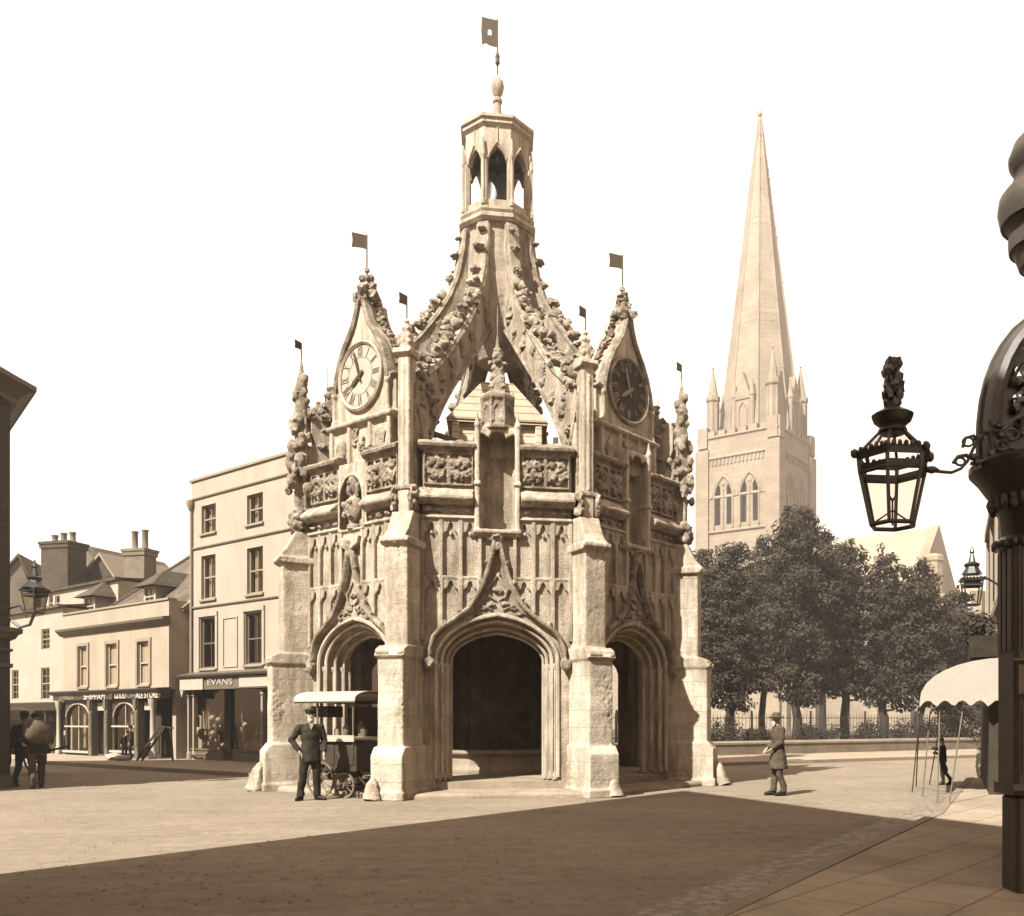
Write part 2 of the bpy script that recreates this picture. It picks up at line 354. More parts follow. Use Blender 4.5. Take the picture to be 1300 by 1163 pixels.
def hoodz(u):
    u = -abs(u)
    for (a, b), (c, d) in zip(HOOD, HOOD[1:]):
        if a <= u <= c: return b+(d-b)*(u-a)/(c-a)
    return 5.05
def cusp_head(mb, u0, u1, zt, h, y0, y1):
    """plate under zt whose lower edge is a cusped pointed arch"""
    w = u1-u0; c = (u0+u1)/2; hw = w/2-.012
    pts = [(u0, zt), (u1, zt), (u1, zt-h)]
    a = arch(hw, zt-h, h*.84, n=12, x0=c, point=.6, p=2, q=.6)[::-1]
    res = []
    for i, (x, z) in enumerate(a):
        t = abs(x-c)/hw
        if .45 < t < .75: x = c+(x-c)*.72; z -= .02
        res.append((x, z))
    pts += res+[(u0, zt-h)]
    mb.prism(pts, y0, y1)
def make_bay(kind):
    w = MB()
    # wall body with the arch and the niche notch
    a0 = arch(*ORD[0]); ntop = 6.97 if kind != 'bust' else 6.4
    nw = .34 if kind != 'bust' else .455
    poly = [(-1.44, .1), (-1.18, .1)]+a0+[(1.18, .1), (1.44, .1), (1.44, 6.66), (nw, 6.66), (nw, 5.16), (-nw, 5.16), (-nw, 6.66), (-1.44, 6.66)]
    w.prism(poly, -A, -A+.58)
    ys = [-A+.10, -A+.26, -A+.42]
    for i in range(3):
        o = archpoly(*ORD[i], .1); inn = archpoly(*ORD[i+1], .1)[::-1]
        o = [(x*(1.02), z) for x, z in o]
        w.prism(o+inn, ys[i], -A+.56-.003*i)
    w.box(-nw-.06, nw+.06, -A+.36, -A+.62, 5.1, 6.66)
    o = weather(w.build('arched_wall', M['stone'], cross, smooth=False), .032, .007, .003)
    # roll mouldings round the arch
    m = MB()
    for i, r in ((0, .045), (1, .038), (2, .034), (3, .03)):
        hw, sp, ri = ORD[i]; pts = [(x, ([-A]+ys)[i]-.005, z) for x, z in archpoly(hw-.005, sp, ri, .35, n=26)]
        m.tube(pts, r, 7)
    for i in (0, 1, 2):
        hw = (ORD[i][0]+ORD[i+1][0])/2
        for s in (-1, 1):
            m.tube([(s*hw, ys[i]-.01, .35), (s*hw, ys[i]-.01, 2.5)], .028, 6)
            m.lathe([(.06, 0), (.055, .1), (.035, .16)], 8, (s*hw, ys[i]-.01, .3)); m.lathe([(.03, 0), (.055, .06), (.06, .12)], 8, (s*hw, ys[i]-.01, 2.46))
    m.build('arch_mouldings', M['smooth_stone'], o, smooth=True)
    # ogee hood
    h = MB()
    prof = [(-.045, -.02), (-.055, .06), (-.02, .15), (.03, .17), (.065, .10), (.05, -.02)]
    h.sweep([(x, z) for x, z in HOOD], [(a, A+b) for a, b in prof]); h.sweep([(-x, z) for x, z in HOOD][::-1], [(a, A+b) for a, b in prof])
    for s in (-1, 1):
        h.lump((s*1.3, -A-.12, 2.56), .115, (1, 1, 1.15), .6); h.lump((s*1.29, -A-.1, 2.74), .06)
        for t in (4, 6, 8, 10, 12):
            x, z = HOOD[t]; h.lump((s*(-x)*1.0+s*.06, -A-.11, z+.05), .045, (1, 1, 1), .8)
    h.lump((0, -A-.12, 5.0), .11, (1, .9, .8), .8); h.lump((0, -A-.1, 4.83), .07, (1, 1, 1.4), .5)
    # pierced spandrel under the ogee
    sp = arch(1.06, 2.80, .86); top = [(x, z-.02) for x, z in HOOD[3:]]+[(-x, z-.02) for x, z in HOOD[3:]][::-1]
    for (x, z, r) in ((-.13, 3.72, .07), (.13, 3.72, .07), (0, 3.98, .085), (-.42, 3.52, .05), (.42, 3.52, .05), (0, 4.3, .045), (-.3, 3.62, .05), (.3, 3.62, .05)):
        h.lump((x, -A-.01, z), r, (1.3, .7, .8), .8)
    for s in (-1, 1):
        h.tube([(s*.02, -A-.02, 3.78), (s*.15, -A-.035, 3.86), (s*.2, -A-.035, 4.0), (s*.1, -A-.03, 4.12), (0, -A-.02, 4.3)], .024, 6)
        h.tube([(s*.1, -A-.02, 3.6), (s*.33, -A-.035, 3.7), (s*.45, -A-.03, 3.58), (s*.7, -A-.02, 3.42)], .022, 6)
    weather(h.build('hood_mould', M['carved'], o, smooth=True), .017, .004, .002)
    # blind tracery
    t = MB(); us = (.335, .70, 1.07); bw = .035
    for s in (-1, 1):
        for u in us+(1.42,):
            z0 = max(hoodz(s*u)+.02, 2.9) if u < 1.3 else 3.0
            t.box(s*u-bw, s*u+bw, -A-.085, -A+.01, z0, 5.34)
        for (a, b) in ((.335, .70), (.70, 1.07), (1.07, 1.42)):
            lo, hi = (a+bw, b-bw) if s > 0 else (-b+bw, -a-bw)
            cusp_head(t, lo, hi, 5.335, .34, -A-.06, -A+.01)
            t.lump(((lo+hi)/2, -A-.04, 5.06), .035, (1, .7, 1.5), .6)
            um = min(abs(lo), abs(hi))
            if hoodz(um+.12) < 4.05: cusp_head(t, lo, hi, 4.19, .26, -A-.06, -A+.01)
            if hoodz(um+.12) < 4.3: t.box(lo-.01, hi+.01, -A-.075, -A+.01, 4.19, 4.245)
    t.exx([(-.01, 5.33), (.1, 5.33), (.12, 5.36), (.06, 5.41), (-.01, 5.42)], .43, 1.44, T=TA); t.exx([(-.01, 5.33), (.1, 5.33), (.12, 5.36), (.06, 5.41), (-.01, 5.42)], -1.44, -.43, T=TA)
    for s in (-1, 1):
        for u in (.57, .83, 1.1, 1.32): t.lump((s*u, -A-.03, 5.51), random.uniform(.045, .07), (1.5, .8, .8), .9)
    weather(t.build('blind_tracery', M['stone'], o, smooth=False), .0145, .003, .002)
    # string course
    c = MB()
    pr = [(-.01, 5.60), (.10, 5.60), (.22, 5.66), (.25, 5.70), (.25, 5.75), (.16, 5.83), (.06, 5.92), (-.01, 5.94)]
    for s in (-1, 1):
        a, b = (.45, 1.50) if s > 0 else (-1.50, -.45)
        c.exx(pr, a, b, T=TA)
    weather(c.build('string_course', M['stone'], o), .02, .022, .004, 3)
    # parapet panels and coping
    q = MB()
    for s in (-1, 1):
        for (a, b) in ((.46, .925), (.925, 1.40)):
            lo, hi = (a, b) if s > 0 else (-b, -a)
            q.box(lo, lo+.035, -A-.06, -A+.01, 5.98, 6.62); q.box(hi-.035, hi, -A-.06, -A+.01, 5.98, 6.62)
            q.box(lo, hi, -A-.055, -A+.01, 5.98, 6.02); q.box(lo, hi, -A-.055, -A+.01, 6.58, 6.62)
            cx = (lo+hi)/2; cz = 6.31
            q.lump((cx, -A-.05, cz), .06)
            for k in range(4):
                an = PI/4+k*PI/2; q.lump((cx+.12*math.cos(an), -A-.04, cz+.16*math.sin(an)), .10, (1, .75, 1), .8)
            for k in range(4):
                an = k*PI/2; q.lump((cx+.16*math.cos(an), -A-.02, cz+.22*math.sin(an)), .05, (1, .8, 1), .8)
        a, b = (.42, 1.50) if s > 0 else (-1.50, -.42)
        q.exx([(-.6, 6.64), (.05, 6.64), (.17, 6.70), (.19, 6.76), (.06, 6.84), (-.3, 6.86), (-.6, 6.80)], a, b, T=TA)
        for k in range(6): q.lump((random.uniform(a, b), -A+random.uniform(-.1, .2), 6.83), random.uniform(.04, .085), (1.8, 1, .7), .9)
        for k in range(12):
            q.lump((s*random.uniform(.5, 1.4), -A-.12, 6.74+random.uniform(-.03, .06)), random.uniform(.025, .05), (1.8, 1, .8), .9)
    weather(q.build('parapet', M['carved'], o, smooth=False), .0145, .008, .003, 4)
    # niche
    n = MB()
    if kind == 'bust':
        hole = archpoly(.385, 5.95, .46, 5.30, point=.03)
        n.prism([(-.46, 5.14), (.46, 5.14), (.46, 6.66), (-.46, 6.66)], -A-.05, -A+.12, holes=[hole])
        n.tube([(x, -A-.07, z) for x, z in hole+[hole[0]]], .035, 6)
        n.box(-.42, .42, -A+.08, -A+.37, 5.14, 5.31)
        n.prism([(-.34, 5.14), (.34, 5.14), (.3, 5.0), (.12, 4.9), (-.12, 4.9), (-.3, 5.0)], -A-.16, -A+.01)
        pass
    else:
        for s in (-1, 1): n.cbox(s*.385-.05, s*.385+.05, -A-.14, -A+.14, 5.02, 7.1, .02)
        for s in (-1, 1): n.lathe([(.05, 0), (.07, .05), (.04, .14), (.015, .3)], 8, (s*.385, -A-.1, 7.1)); n.cbox(s*.385-.07, s*.385+.07, -A-.17, -A+.1, 6.0, 6.06, .01)
        n.box(-.40, .40, -A+.36, -A+.62, 6.65, 7.06)
        for s in (-1, 1): n.box(s*.40-.05, s*.40+.05, -A+.1, -A+.5, 6.6, 7.06)
        n.exx([(-.35, 5.0), (.06, 5.0), (.17, 5.07), (.18, 5.14), (-.35, 5.14)], -.46, .46, T=TA)
        n.prism([(-.3, 7.0), (-.33, 7.1), (.33, 7.1), (.3, 7.0), (.16, 6.92), (.12, 7.02), (0, 7.06), (-.12, 7.02), (-.16, 6.92)], -A-.1, -A-.02)
        n.box(-.335, .335, -A-.1, -A+.36, 7.045, 7.12)
        n.lump((0, -A-.05, 4.97), .1, (1.7, .8, .6), .7)
    weather(n.build('niche', M['smooth_stone'], o, smooth=False), .02, .006)
    return o
def rot_to(o, th): o.rotation_euler = (0, 0, th); return o
def canopy(parent):
    c = MB(); y0 = -A-.11
    c.lathe([(.36, 7.10), (.36, 7.16), (.31, 7.2), (.31, 7.64), (.36, 7.70), (.36, 7.78), (.22, 7.86), (.17, 7.9)], 8, (0, -A+.16, 0), .5)
    for k in range(8):
        an = 2*PI*k/8+PI/8*0
        T = trans(0, -A+.16, 0) @ rotz(an)
        c.prism([(-.09, 7.24), (-.09, 7.5), (0, 7.62), (.09, 7.5), (.09, 7.24), (.065, 7.24), (.065, 7.48), (0, 7.57), (-.065, 7.48), (-.065, 7.24)], -.315, -.28, T=T)
        c.tube([(T @ Vector((.13, -.3, 7.12))), (T @ Vector((.13, -.3, 7.86)))], .022, 5)
    c.lathe([(.17, 7.86), (.15, 8.25), (.11, 8.38), (.05, 8.75), (.02, 9.0)], 8, (0, -A+.16, 0), .5)
    for k in range(4):
        an = PI/4+k*PI/2
        for z, r in ((7.98, .06), (8.14, .055), (8.3, .055), (8.55, .04), (8.7, .035)):
            q = .17-(z-7.9)*.13; c.lump((q*math.cos(an), -A+.16+q*math.sin(an), z), r, (1, 1, 1.2), .8)
    for k in range(4):
        an = k*PI/2; c.lump((.13*math.cos(an), -A+.16+.13*math.sin(an), 8.45), .07, (1, 1, .8), .5)
    c.lump((0, -A+.16, 8.62), .1, (1, 1, 1.2), .6)
    c.tube([(0, -A+.16, 8.9), (0, -A+.16, 9.6)], .014, 5)
    return weather(c.build('niche_canopy', M['carved'], parent, smooth=False), .016, .006)
rect = make_bay('rect'); bust = make_bay('bust')
canopy(rect)
def drop(o, nm):
    for ch in list(o.children):
        if ch.name.startswith(nm): bpy.data.objects.remove(ch)
for k in range(8):
    th = k*PI/4
    if k == 0: continue
    if k == 7: rot_to(bust, -PI/4); continue
    c = copy_tree(rect, cross); rot_to(c, th)
    if k in (1, 3, 5): drop(c, 'niche_canopy')
bpy.context.view_layer.update()
# ---- piers
def flag(mb, L, H, z, notch=False):
    pts = [(0, z), (-L, z+.02), (-L*.94, z-H*.5), (-L, z-H), (-L*.4, z-H*.96), (0, z-H)]
    mb.prism(pts, -.008, .008)
def make_pier():
    o = MB()
    o.cbox(-.36, .36, -5.28, -3.72, 0, .16, .02)
    o.prism([(3.72, .16), (5.24, .16), (5.24, .82), (5.12, .98), (3.72, .98)], -.32, .32, T=RAD)
    o.cbox(-.265, .265, -5.10, -3.70, .96, 2.62, .02)
    o.exx([(3.7, 2.62), (5.13, 2.62), (5.17, 2.67), (5.12, 2.72), (5.12, 2.78), (4.98, 2.86), (3.7, 2.86)], -.30, .30)
    o.cbox(-.235, .235, -4.88, -3.70, 2.84, 4.74, .02)
    o.exx([(3.7, 4.73), (4.9, 4.73), (4.98, 4.80), (4.98, 4.88), (3.7, 4.88)], -.30, .30)
    o.prism([(3.75, 4.88), (4.97, 4.88), (4.80, 5.05), (4.62, 5.42), (3.75, 5.42)], -.22, .22, T=RAD)
    # gablet on the weathering
    o.prism([(3.7, 5.3), (4.50, 5.3), (4.42, 5.6), (4.42, 7.1), (4.1, 7.55), (3.7, 7.55)], -.11, .11, T=RAD)
    p = weather(o.build('buttress_pier', M['ashlar'], cross), .024, .013, .004)
    c = MB()
    for s in (-1, 1):
        c.tube([(s*.14, -4.40, 5.3), (s*.14, -4.40, 7.9)], .035, 6)
        for z in (5.55, 5.8): c.lump((s*.2, -4.55, z), .1, (.8, 1.3, 1.2), .8)
        c.lump((s*.17, -4.62, 5.66), .07, (.7, 1.5, 1.6), .8)
    for k in range(9): c.lump((random.uniform(-.2, .2), random.uniform(-4.95, -4.8), random.uniform(4.76, 4.86)), .045, (1.5, 1, .8), .9)
    for k in range(7): c.lump((random.uniform(-.25, .25), -5.14, 2.7), .04, (1.6, .8, 1), .9)
    c.cbox(-.20, .20, -4.62, -4.2, 5.84, 5.93, .02)
    weather(c.build('carved_brackets', M['carved'], p, smooth=False), .02, .006)
    s_ = MB()
    s_.cbox(-.13, .13, -4.60, -4.32, 5.3, 8.36, .03)
    s_.box(-.02, .02, -4.625, -4.56, 5.95, 8.2)
    s_.exx([(4.28, 8.36), (4.62, 8.36), (4.68, 8.42), (4.66, 8.5), (4.28, 8.5)], -.19, .19)
    s_.lathe([(.15, 8.5), (.13, 8.62), (.14, 8.68), (.07, 8.9), (.035, 9.02), (.06, 9.06), (.02, 9.12)], 8, (0, -4.46, 0))
    for k in range(4):
        an = PI/4+k*PI/2
        for z in (8.64, 8.78, 8.92): q = .13-(z-8.64)*.22; s_.lump((q*math.cos(an), -4.46+q*math.sin(an), z), .045, (1, 1, 1), .8)
    pin = weather(s_.build('pinnacle', M['smooth_stone'], p), .02, .008)
    v = MB(); v.tube([(0, 0, -.4), (0, 0, .42)], .013, 6); flag(v, .17, .17, .42)
    vn = v.build('weather_vane', M['vane'], p); vn.location = (0, -4.46, 9.1)
    return p
def ornate(p):
    for ch in list(p.children):
        if ch.name.startswith('pinnacle'): bpy.data.objects.remove(ch)
    o = MB(); o.cbox(-.12, .12, -4.58, -4.34, 5.3, 7.0, .03); o.lathe([(.16, 7.0), (.2, 7.06), (.15, 7.15), (.13, 7.8), (.17, 7.86), (.10, 8.4), (.14, 8.46), (.05, 8.9), (.02, 9.15)], 8, (0, -4.46, 0), .5)
    for k in range(46):
        z = random.uniform(6.2, 8.75); q = .26-(z-6.2)*.07; a = random.uniform(0, 2*PI); o.lump((q*math.cos(a), -4.46+q*math.sin(a), z), random.uniform(.06, .12)*(1.25-(z-6.2)*.15), (.9, .9, 1.3), .6)
    weather(o.build('pinnacle', M['carved'], p, smooth=True), .018, .01, .004)
pier = make_pier(); piers = []
for k in range(8):
    th = PI/8+k*PI/4
    c = pier if k == 0 else copy_tree(pier, cross)
    rot_to(c, th); piers.append(c)
    if k in (1, 6): ornate(c)
    for ch in c.children:
        if ch.name.startswith('weather_vane'): ch.rotation_euler = (0, 0, -th+random.uniform(-.9, .9)); ch.scale = (1, 1, random.uniform(.9, 1.15))
# ---- flying buttresses
def make_flyer(sd):
    random.seed(sd)
    ex = [(4.3, 7.55), (4.3, 8.1), (3.9, 8.35), (3.4, 8.72), (2.9, 9.2), (2.4, 9.72), (1.95, 10.22), (1.55, 10.78), (1.25, 11.3), (1.05, 11.85), (.95, 12.5), (.92, 13.3)]
    it = [(3.95, 6.7), (3.6, 7.35), (3.2, 7.9), (2.75, 8.42), (2.2, 8.98), (1.7, 9.48), (1.25, 9.95), (.9, 10.3), (.6, 10.6), (.6, 13.3)]
    o = MB(); o.prism(ex+it[::-1], -.14, .14, T=RAD)
    f = weather(o.build('flying_buttress', M['stone'], cross), .028, .022, .006)
    m = MB()
    for s in (-1, 1):
        m.tube([(s*.14, -r, z) for r, z in it[:-1]], .05, 6)
        m.tube([(s*.13, -(r-.05), z-.08) for r, z in ex[2:]], .05, 6)
        for k in range(30):
            t = random.random(); i = int(t*7); a = ex[2+i]; b = it[min(1+i, 8)]; q = random.uniform(.25, .8)
            m.lump((s*.14, -(a[0]*(1-q)+b[0]*q), a[1]*(1-q)+b[1]*q), random.uniform(.05, .12), (.6, 1.2, 1), .9)
    for i in range(2, 11):
        a, b = ex[i], ex[i+1] if i+1 < len(ex) else ex[i]
        for q in ((.25, .75) if i < 8 else (.5,)):
            r_, z_ = a[0]*(1-q)+b[0]*q, a[1]*(1-q)+b[1]*q
            s_ = .21 if i < 8 else .12
            m.leafy((random.uniform(-.05, .05), -(r_+.03), z_+.06), s_*random.uniform(.85, 1.2), 9)
    for k in range(26): m.leafy((random.uniform(-.2, .2), -random.uniform(3.7, 4.3), random.uniform(6.9, 8.2)), random.uniform(.08, .16), 5)
    m.build('crockets', M['carved'], f, smooth=True)
    return f
fl = make_flyer(5); fl2 = make_flyer(9)
for k in range(8):
    src = (fl, fl2)[k % 2]; c = src if k < 2 else copy_tree(src, cross); rot_to(c, PI/8+k*PI/4)
random.seed(21)
# ---- neck, lantern
o = MB(); oct_ = 1/math.cos(PI/8)
o.lathe([(.5, 9.9), (.66*oct_, 10.3), (.78*oct_, 10.9), (.80*oct_, 11.6), (.77*oct_, 12.4), (.80*oct_, 13.2), (.88*oct_, 13.42)], 8, off=.5)
weather(o.build('lantern_neck', M['stone'], cross), .03, .02)
lan = MB()
lan.lathe([(.90*oct_, 13.36), (.97*oct_, 13.46), (.97*oct_, 13.56), (.90*oct_, 13.62), (.94*oct_, 13.70), (.94*oct_, 13.78), (.82*oct_, 13.84), (.3, 13.84)], 8, off=.5)
for k in range(8):
    T = rotz(k*PI/4); a = .80; hw = .333
    lan.prism([(-hw, 13.8), (hw, 13.8), (hw, 14.02), (-hw, 14.02)], -a, -a+.1, T=T)
    hd = arch(.215, 15.0, .34, n=14, point=.55)
    lan.prism([(-hw, 15.0), (-.215, 15.0)]+hd[1:-1]+[(.215, 15.0), (hw, 15.0), (hw, 15.84), (-hw, 15.84)], -a, -a+.12, T=T)
    lan.tube([T @ Vector((x, -a-.02, z+.02)) for x, z in arch(.24, 15.0, .42, n=12, point=.7)], .022, 5)
    lan.box(-.012, .012, -a-.03, -a+.02, 15.42, 15.8, T=T)
lan.lathe([(.80*oct_, 15.80), (.88*oct_, 15.88), (.88*oct_, 15.95), (.93*oct_, 15.99), (.93*oct_, 16.06), (.80*oct_, 16.10), (.3, 16.26), (.1, 16.3)], 8, off=.5)
lan.lathe([(.7, 15.5), (.7, 15.8)], 8, off=.5)
lt = lan.build('lantern', M['smooth_stone'], cross)
for k in range(8):
    th = (k+.5)*PI/4; T = rotz(th)
    c = MB(); r0 = .80*oct_
    c.cbox(-.075, .075, -r0-.05, -r0+.1, 13.8, 15.05, .02, T=T)
    c.lathe([(.06, 13.84), (.06, 13.95), (.038, 14.0), (.034, 14.95), (.06, 15.05), (.045, 15.2), (.02, 15.5)], 8, tuple(T @ Vector((0, -r0-.07, 0))))
    c.build('lantern_column', M['smooth_stone'], lt)
b = MB(); b.lathe([(.40, 0), (.36, .12), (.31, .3), (.28, .6), (.2, .78), (.06, .84), (.06, 1.1)], 20, (0, 0, 14.15)); b.box(-.55, .55, -.05, .05, 15.1, 15.22); b.box(-.05, .05, -.55, .55, 15.1, 15.2); b.lathe([(.5, 15.2), (.5, 15.5)], 8)
b.build('bell', M['iron'], lt, smooth=True)
f = MB(); f.lathe([(.17, 16.26), (.12, 16.45), (.085, 16.68), (.12, 16.70), (.12, 16.75), (.06, 16.79), (.14, 16.88), (.17, 17.0), (.15, 17.1), (.08, 17.18), (.03, 17.24)], 16)
f.build('lantern_finial', M['smooth_stone'], lt, smooth=True)
v = MB(); v.tube([(0, 0, 17.2), (0, 0, 18.36)], .018, 8); v.lathe([(.02, 0), (.06, .06), (.05, .14), (.06, .2), (.02, .28)], 8, (0, 0, 17.42))
v.prism([(0, 18.33), (-.40, 18.37), (-.42, 18.1), (-.40, 17.82), (-.3, 17.86), (-.2, 17.82), (0, 17.80)], -.01, .01, holes=[archpoly(.05, 18.1, .05, 18.02, x0=-.2)])
v.build('weather_vane', M['vane'], lt)
def remap(o, rs):
    K = [(12.2, 12.2), (13.4, 12.95), (13.8, 13.25), (16.05, 15.35), (16.3, 15.62), (16.8, 16.3), (17.24, 16.82), (18.4, 18.2)]
    if o.type == 'MESH':
        for v in o.data.vertices:
            z = v.co.z+o.location.z
            if z > 12.2:
                for (a, b), (c, d) in zip(K, K[1:]):
                    if a <= z <= c: v.co.z = b+(d-b)*(z-a)/(c-a)-o.location.z; break
                f = 1-(1-rs)*min(1, (z-12.2)/1.0); v.co.x *= f; v.co.y *= f
    for ch in o.children: remap(ch, rs)
done = set()
for o in cross.children:
    if o.name.startswith(('lantern', 'flying', 'weather_vane')) and o.data.name not in done:
        done.add(o.data.name); remap(o, .96 if o.name.startswith('flying') else .91)
# ---- clock gables
GO = [(.86, 7.56), (.86, 8.2), (.8, 8.55), (.68, 8.9), (.52, 9.18), (.36, 9.38), (.23, 9.58), (.14, 9.8), (.08, 10.05)]
def stroke(mb, pts, w, y0, y1, T):
    for a, b in zip(pts, pts[1:]):
        d = Vector((b[0]-a[0], b[1]-a[1])); L = d.length or 1; n = Vector((-d.y, d.x))/L*w/2
        mb.prism([(a[0]-n.x, a[1]-n.y), (b[0]-n.x, b[1]-n.y), (b[0]+n.x, b[1]+n.y), (a[0]+n.x, a[1]+n.y)], y0, y1, T=T)
ROM = ['XII', 'I', 'II', 'III', 'IIII', 'V', 'VI', 'VII', 'VIII', 'IX', 'X', 'XI']
def make_clock(dark):
    F = -3.86; o = MB()
    o.box(-.95, .95, F-.02, F+.62, 6.7, 7.46)
    for u in (-.93, -.33, .33, .93): o.box(u-.05, u+.05, F-.09, F, 6.72, 7.46)
    o.exx([(-F-.62, 7.45), (-F+.02, 7.45), (-F+.13, 7.50), (-F+.15, 7.56), (-F+.05, 7.60), (-F-.62, 7.60)], -1.04, 1.04)
    out = GO+[(-x, z) for x, z in GO][::-1]
    o.prism(out, F, F+.56)
    for s in (-1, 1):
        o.lathe([(.07, 7.58), (.07, 7.66), (.045, 7.7), (.045, 8.14), (.075, 8.2), (.075, 8.26)], 8, (s*.86, F-.04, 0))
        o.box(min(s*.82, s*1.0), max(s*.82, s*1.0), F+.05, F+.5, 7.58, 8.3)
        o.exx([(-F-.55, 8.3), (-F+.03, 8.3), (-F+.06, 8.36), (-F-.55, 8.38)], s*.93-.12, s*.93+.12)
    g = weather(o.build('clock_gable', M['smooth_stone'], cross), .022, .005)
    c = MB()
    for s in (-1, 1):
        c.sweep([(s*x, z) for x, z in GO[1:]][::s], [(-.05, -F-.1), (-.05, -F+.06), (.0, -F+.1), (.05, -F+.06), (.05, -F-.1)])
        for i in range(1, 8):
            for q in (.2, .7):
                a, b = GO[i], GO[i+1]; x, z = a[0]*(1-q)+b[0]*q, a[1]*(1-q)+b[1]*q
                c.leafy((s*(x+.05), F+.28, z+.04), random.uniform(.08, .11), 5)
        c.lump((s*.63, F-.04, 7.08), .13, (1.1, .5, 1.9), .5)
    for k in range(9): c.lump((random.uniform(-.2, .2), F-.04, 6.85+k*.065), random.uniform(.05, .08), (1, .6, 1), .9)
    for z, r, q in ((9.95, .1, .1), (10.12, .15, .17), (10.32, .11, .1), (10.5, .11, .07), (10.68, .06, 0)):
        for k in range(5): an = k*1.26+z; c.lump((q*math.cos(an), F+.12+q*math.sin(an), z), r*random.uniform(.6, .9), (1, 1, 1), .8)
    c.build('gable_foliage', M['carved'], g, smooth=False)
    d = MB(); cz = 8.47; T = trans(0, 0, cz) 
    d.prism([(.66*math.cos(2*PI*k/48), .66*math.sin(2*PI*k/48)) for k in range(48)], F-.045, F+.01, T=T)
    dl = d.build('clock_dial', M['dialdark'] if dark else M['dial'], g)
    r = MB(); r.sweep([(.67*math.cos(2*PI*k/48), cz+.67*math.sin(2*PI*k/48)) for k in range(49)], [(-.04, -F), (-.04, -F+.07), (.0, -F+.1), (.045, -F+.06), (.045, -F)])
    r.build('dial_ring', M['carved'] if dark else M['smooth_stone'], g, smooth=True)
    n = MB(); y0, y1 = (F-.065, F-.043) if dark else (F-.051, F-.043)
    ip, op = .40, .60
    for k, s in enumerate(ROM):
        an = -k*PI/6; T2 = T @ Matrix.Rotation(an, 4, 'Y').inverted()
        W = {'I': .038, 'V': .085, 'X': .085}; tw = sum(W[ch] for ch in s); x = -tw/2
        for ch in s:
            w = W[ch]; c_ = x+w/2
            if ch == 'I': stroke(n, [(c_, ip), (c_, op)], .018, y0, y1, T2)
            elif ch == 'V': stroke(n, [(c_-.03, op), (c_, ip), (c_+.03, op)], .014, y0, y1, T2)
            else: stroke(n, [(c_-.032, op), (c_+.032, ip)], .016, y0, y1, T2); stroke(n, [(c_+.032, op), (c_-.032, ip)], .012, y0-.002, y1, T2)
            x += w
    if not dark:
        for rr in (ip-.02, op+.02): n.sweep([(rr*math.cos(2*PI*k/60), cz+rr*math.sin(2*PI*k/60)) for k in range(61)], [(-.005, -F+.035), (-.005, -F+.049), (.005, -F+.049), (.005, -F+.035)])
    else:
        for k in range(12):
            an = k*PI/6; n.lump((.5*math.sin(an), F-.035, cz+.5*math.cos(an)), .07, (.8, .15, 1.1), .3)
    n.build('numerals', M['ink'] if not dark else M['carved'], dl)
    hn = MB(); 
    for an, L, w in ((R(-18), .58, .032), (R(236), .38, .045)):
        T2 = T @ Matrix.Rotation(an, 4, 'Y')
        hn.prism([(-w*.6, -.14), (w*.6, -.14), (w, L*.55), (0, L), (-w, L*.55)], F-.085, F-.07, T=T2)
    hn.lathe([(.04, 0), (.04, .03)], 12, T=trans(0, F-.06, cz) @ Matrix.Rotation(PI/2, 4, 'X'))
    hn.build('clock_hands', M['ink'] if not dark else M['trim'], g)
    v = MB(); v.tube([(0, 0, 0), (0, 0, .8)], .016, 6); flag(v, .3, .28, .78)
    vn = v.build('weather_vane', M['vane'], g); vn.location = (0, F+.12, 10.62)
    return g
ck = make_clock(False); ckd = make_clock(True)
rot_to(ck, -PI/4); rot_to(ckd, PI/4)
for th in (3*PI/4, -3*PI/4): rot_to(copy_tree(ck, cross), th)
for g in [c for c in cross.children if c.name.startswith('clock_gable')]:
    for ch in g.children:
        if ch.name.startswith('weather_vane'): ch.rotation_euler = (0, 0, -g.rotation_euler.z+random.uniform(-.3, .3))
# dome roof behind the parapet, boarded clock chamber
o = MB(); o.lathe([(3.5*oct_, 6.2), (3.5*oct_, 6.5), (2.4, 7.0), (1.6, 7.25), (.2, 7.35)], 8, off=.5); o.build('lead_roof', M['lead'], cross)
o = MB()
o.box(-1.0, 1.0, -.8, 1.2, 7.0, 8.3); o.prism([(-1.15, 8.3), (1.15, 8.3), (.35, 9.15), (-.35, 9.15)], -.95, 1.35)
o.box(-1.12, 1.12, -.92, -.80, 8.24, 8.34); 
for s in (-1, 1): o.cbox(s*.94-.08, s*.94+.08, -.9, -.78, 7.0, 8.26)
o.prism([(.25, 7.5), (.5, 7.5), (.5, 7.95), (.375, 8.05), (.25, 7.95)], -.84, -.79)
cc = o.build('clock_chamber', M['boards'], cross)
o = MB(); o.prism([(-.55, 7.45), (-.35, 7.45), (-.35, 7.9), (-.45, 8.0), (-.55, 7.9)], -.83, -.79); o.bar((-2.3, -1.6, 7.15), (-1.3, -1.3, 8.1), .1, .1); o.bar((-2.5, -1.7, 8.0), (-.9, -1.2, 7.7), .08, .1); o.bar((1.2, -1.4, 7.2), (2.2, -1.8, 7.9), .09, .09)
o.build('roof_timbers', M['wood'], cc)
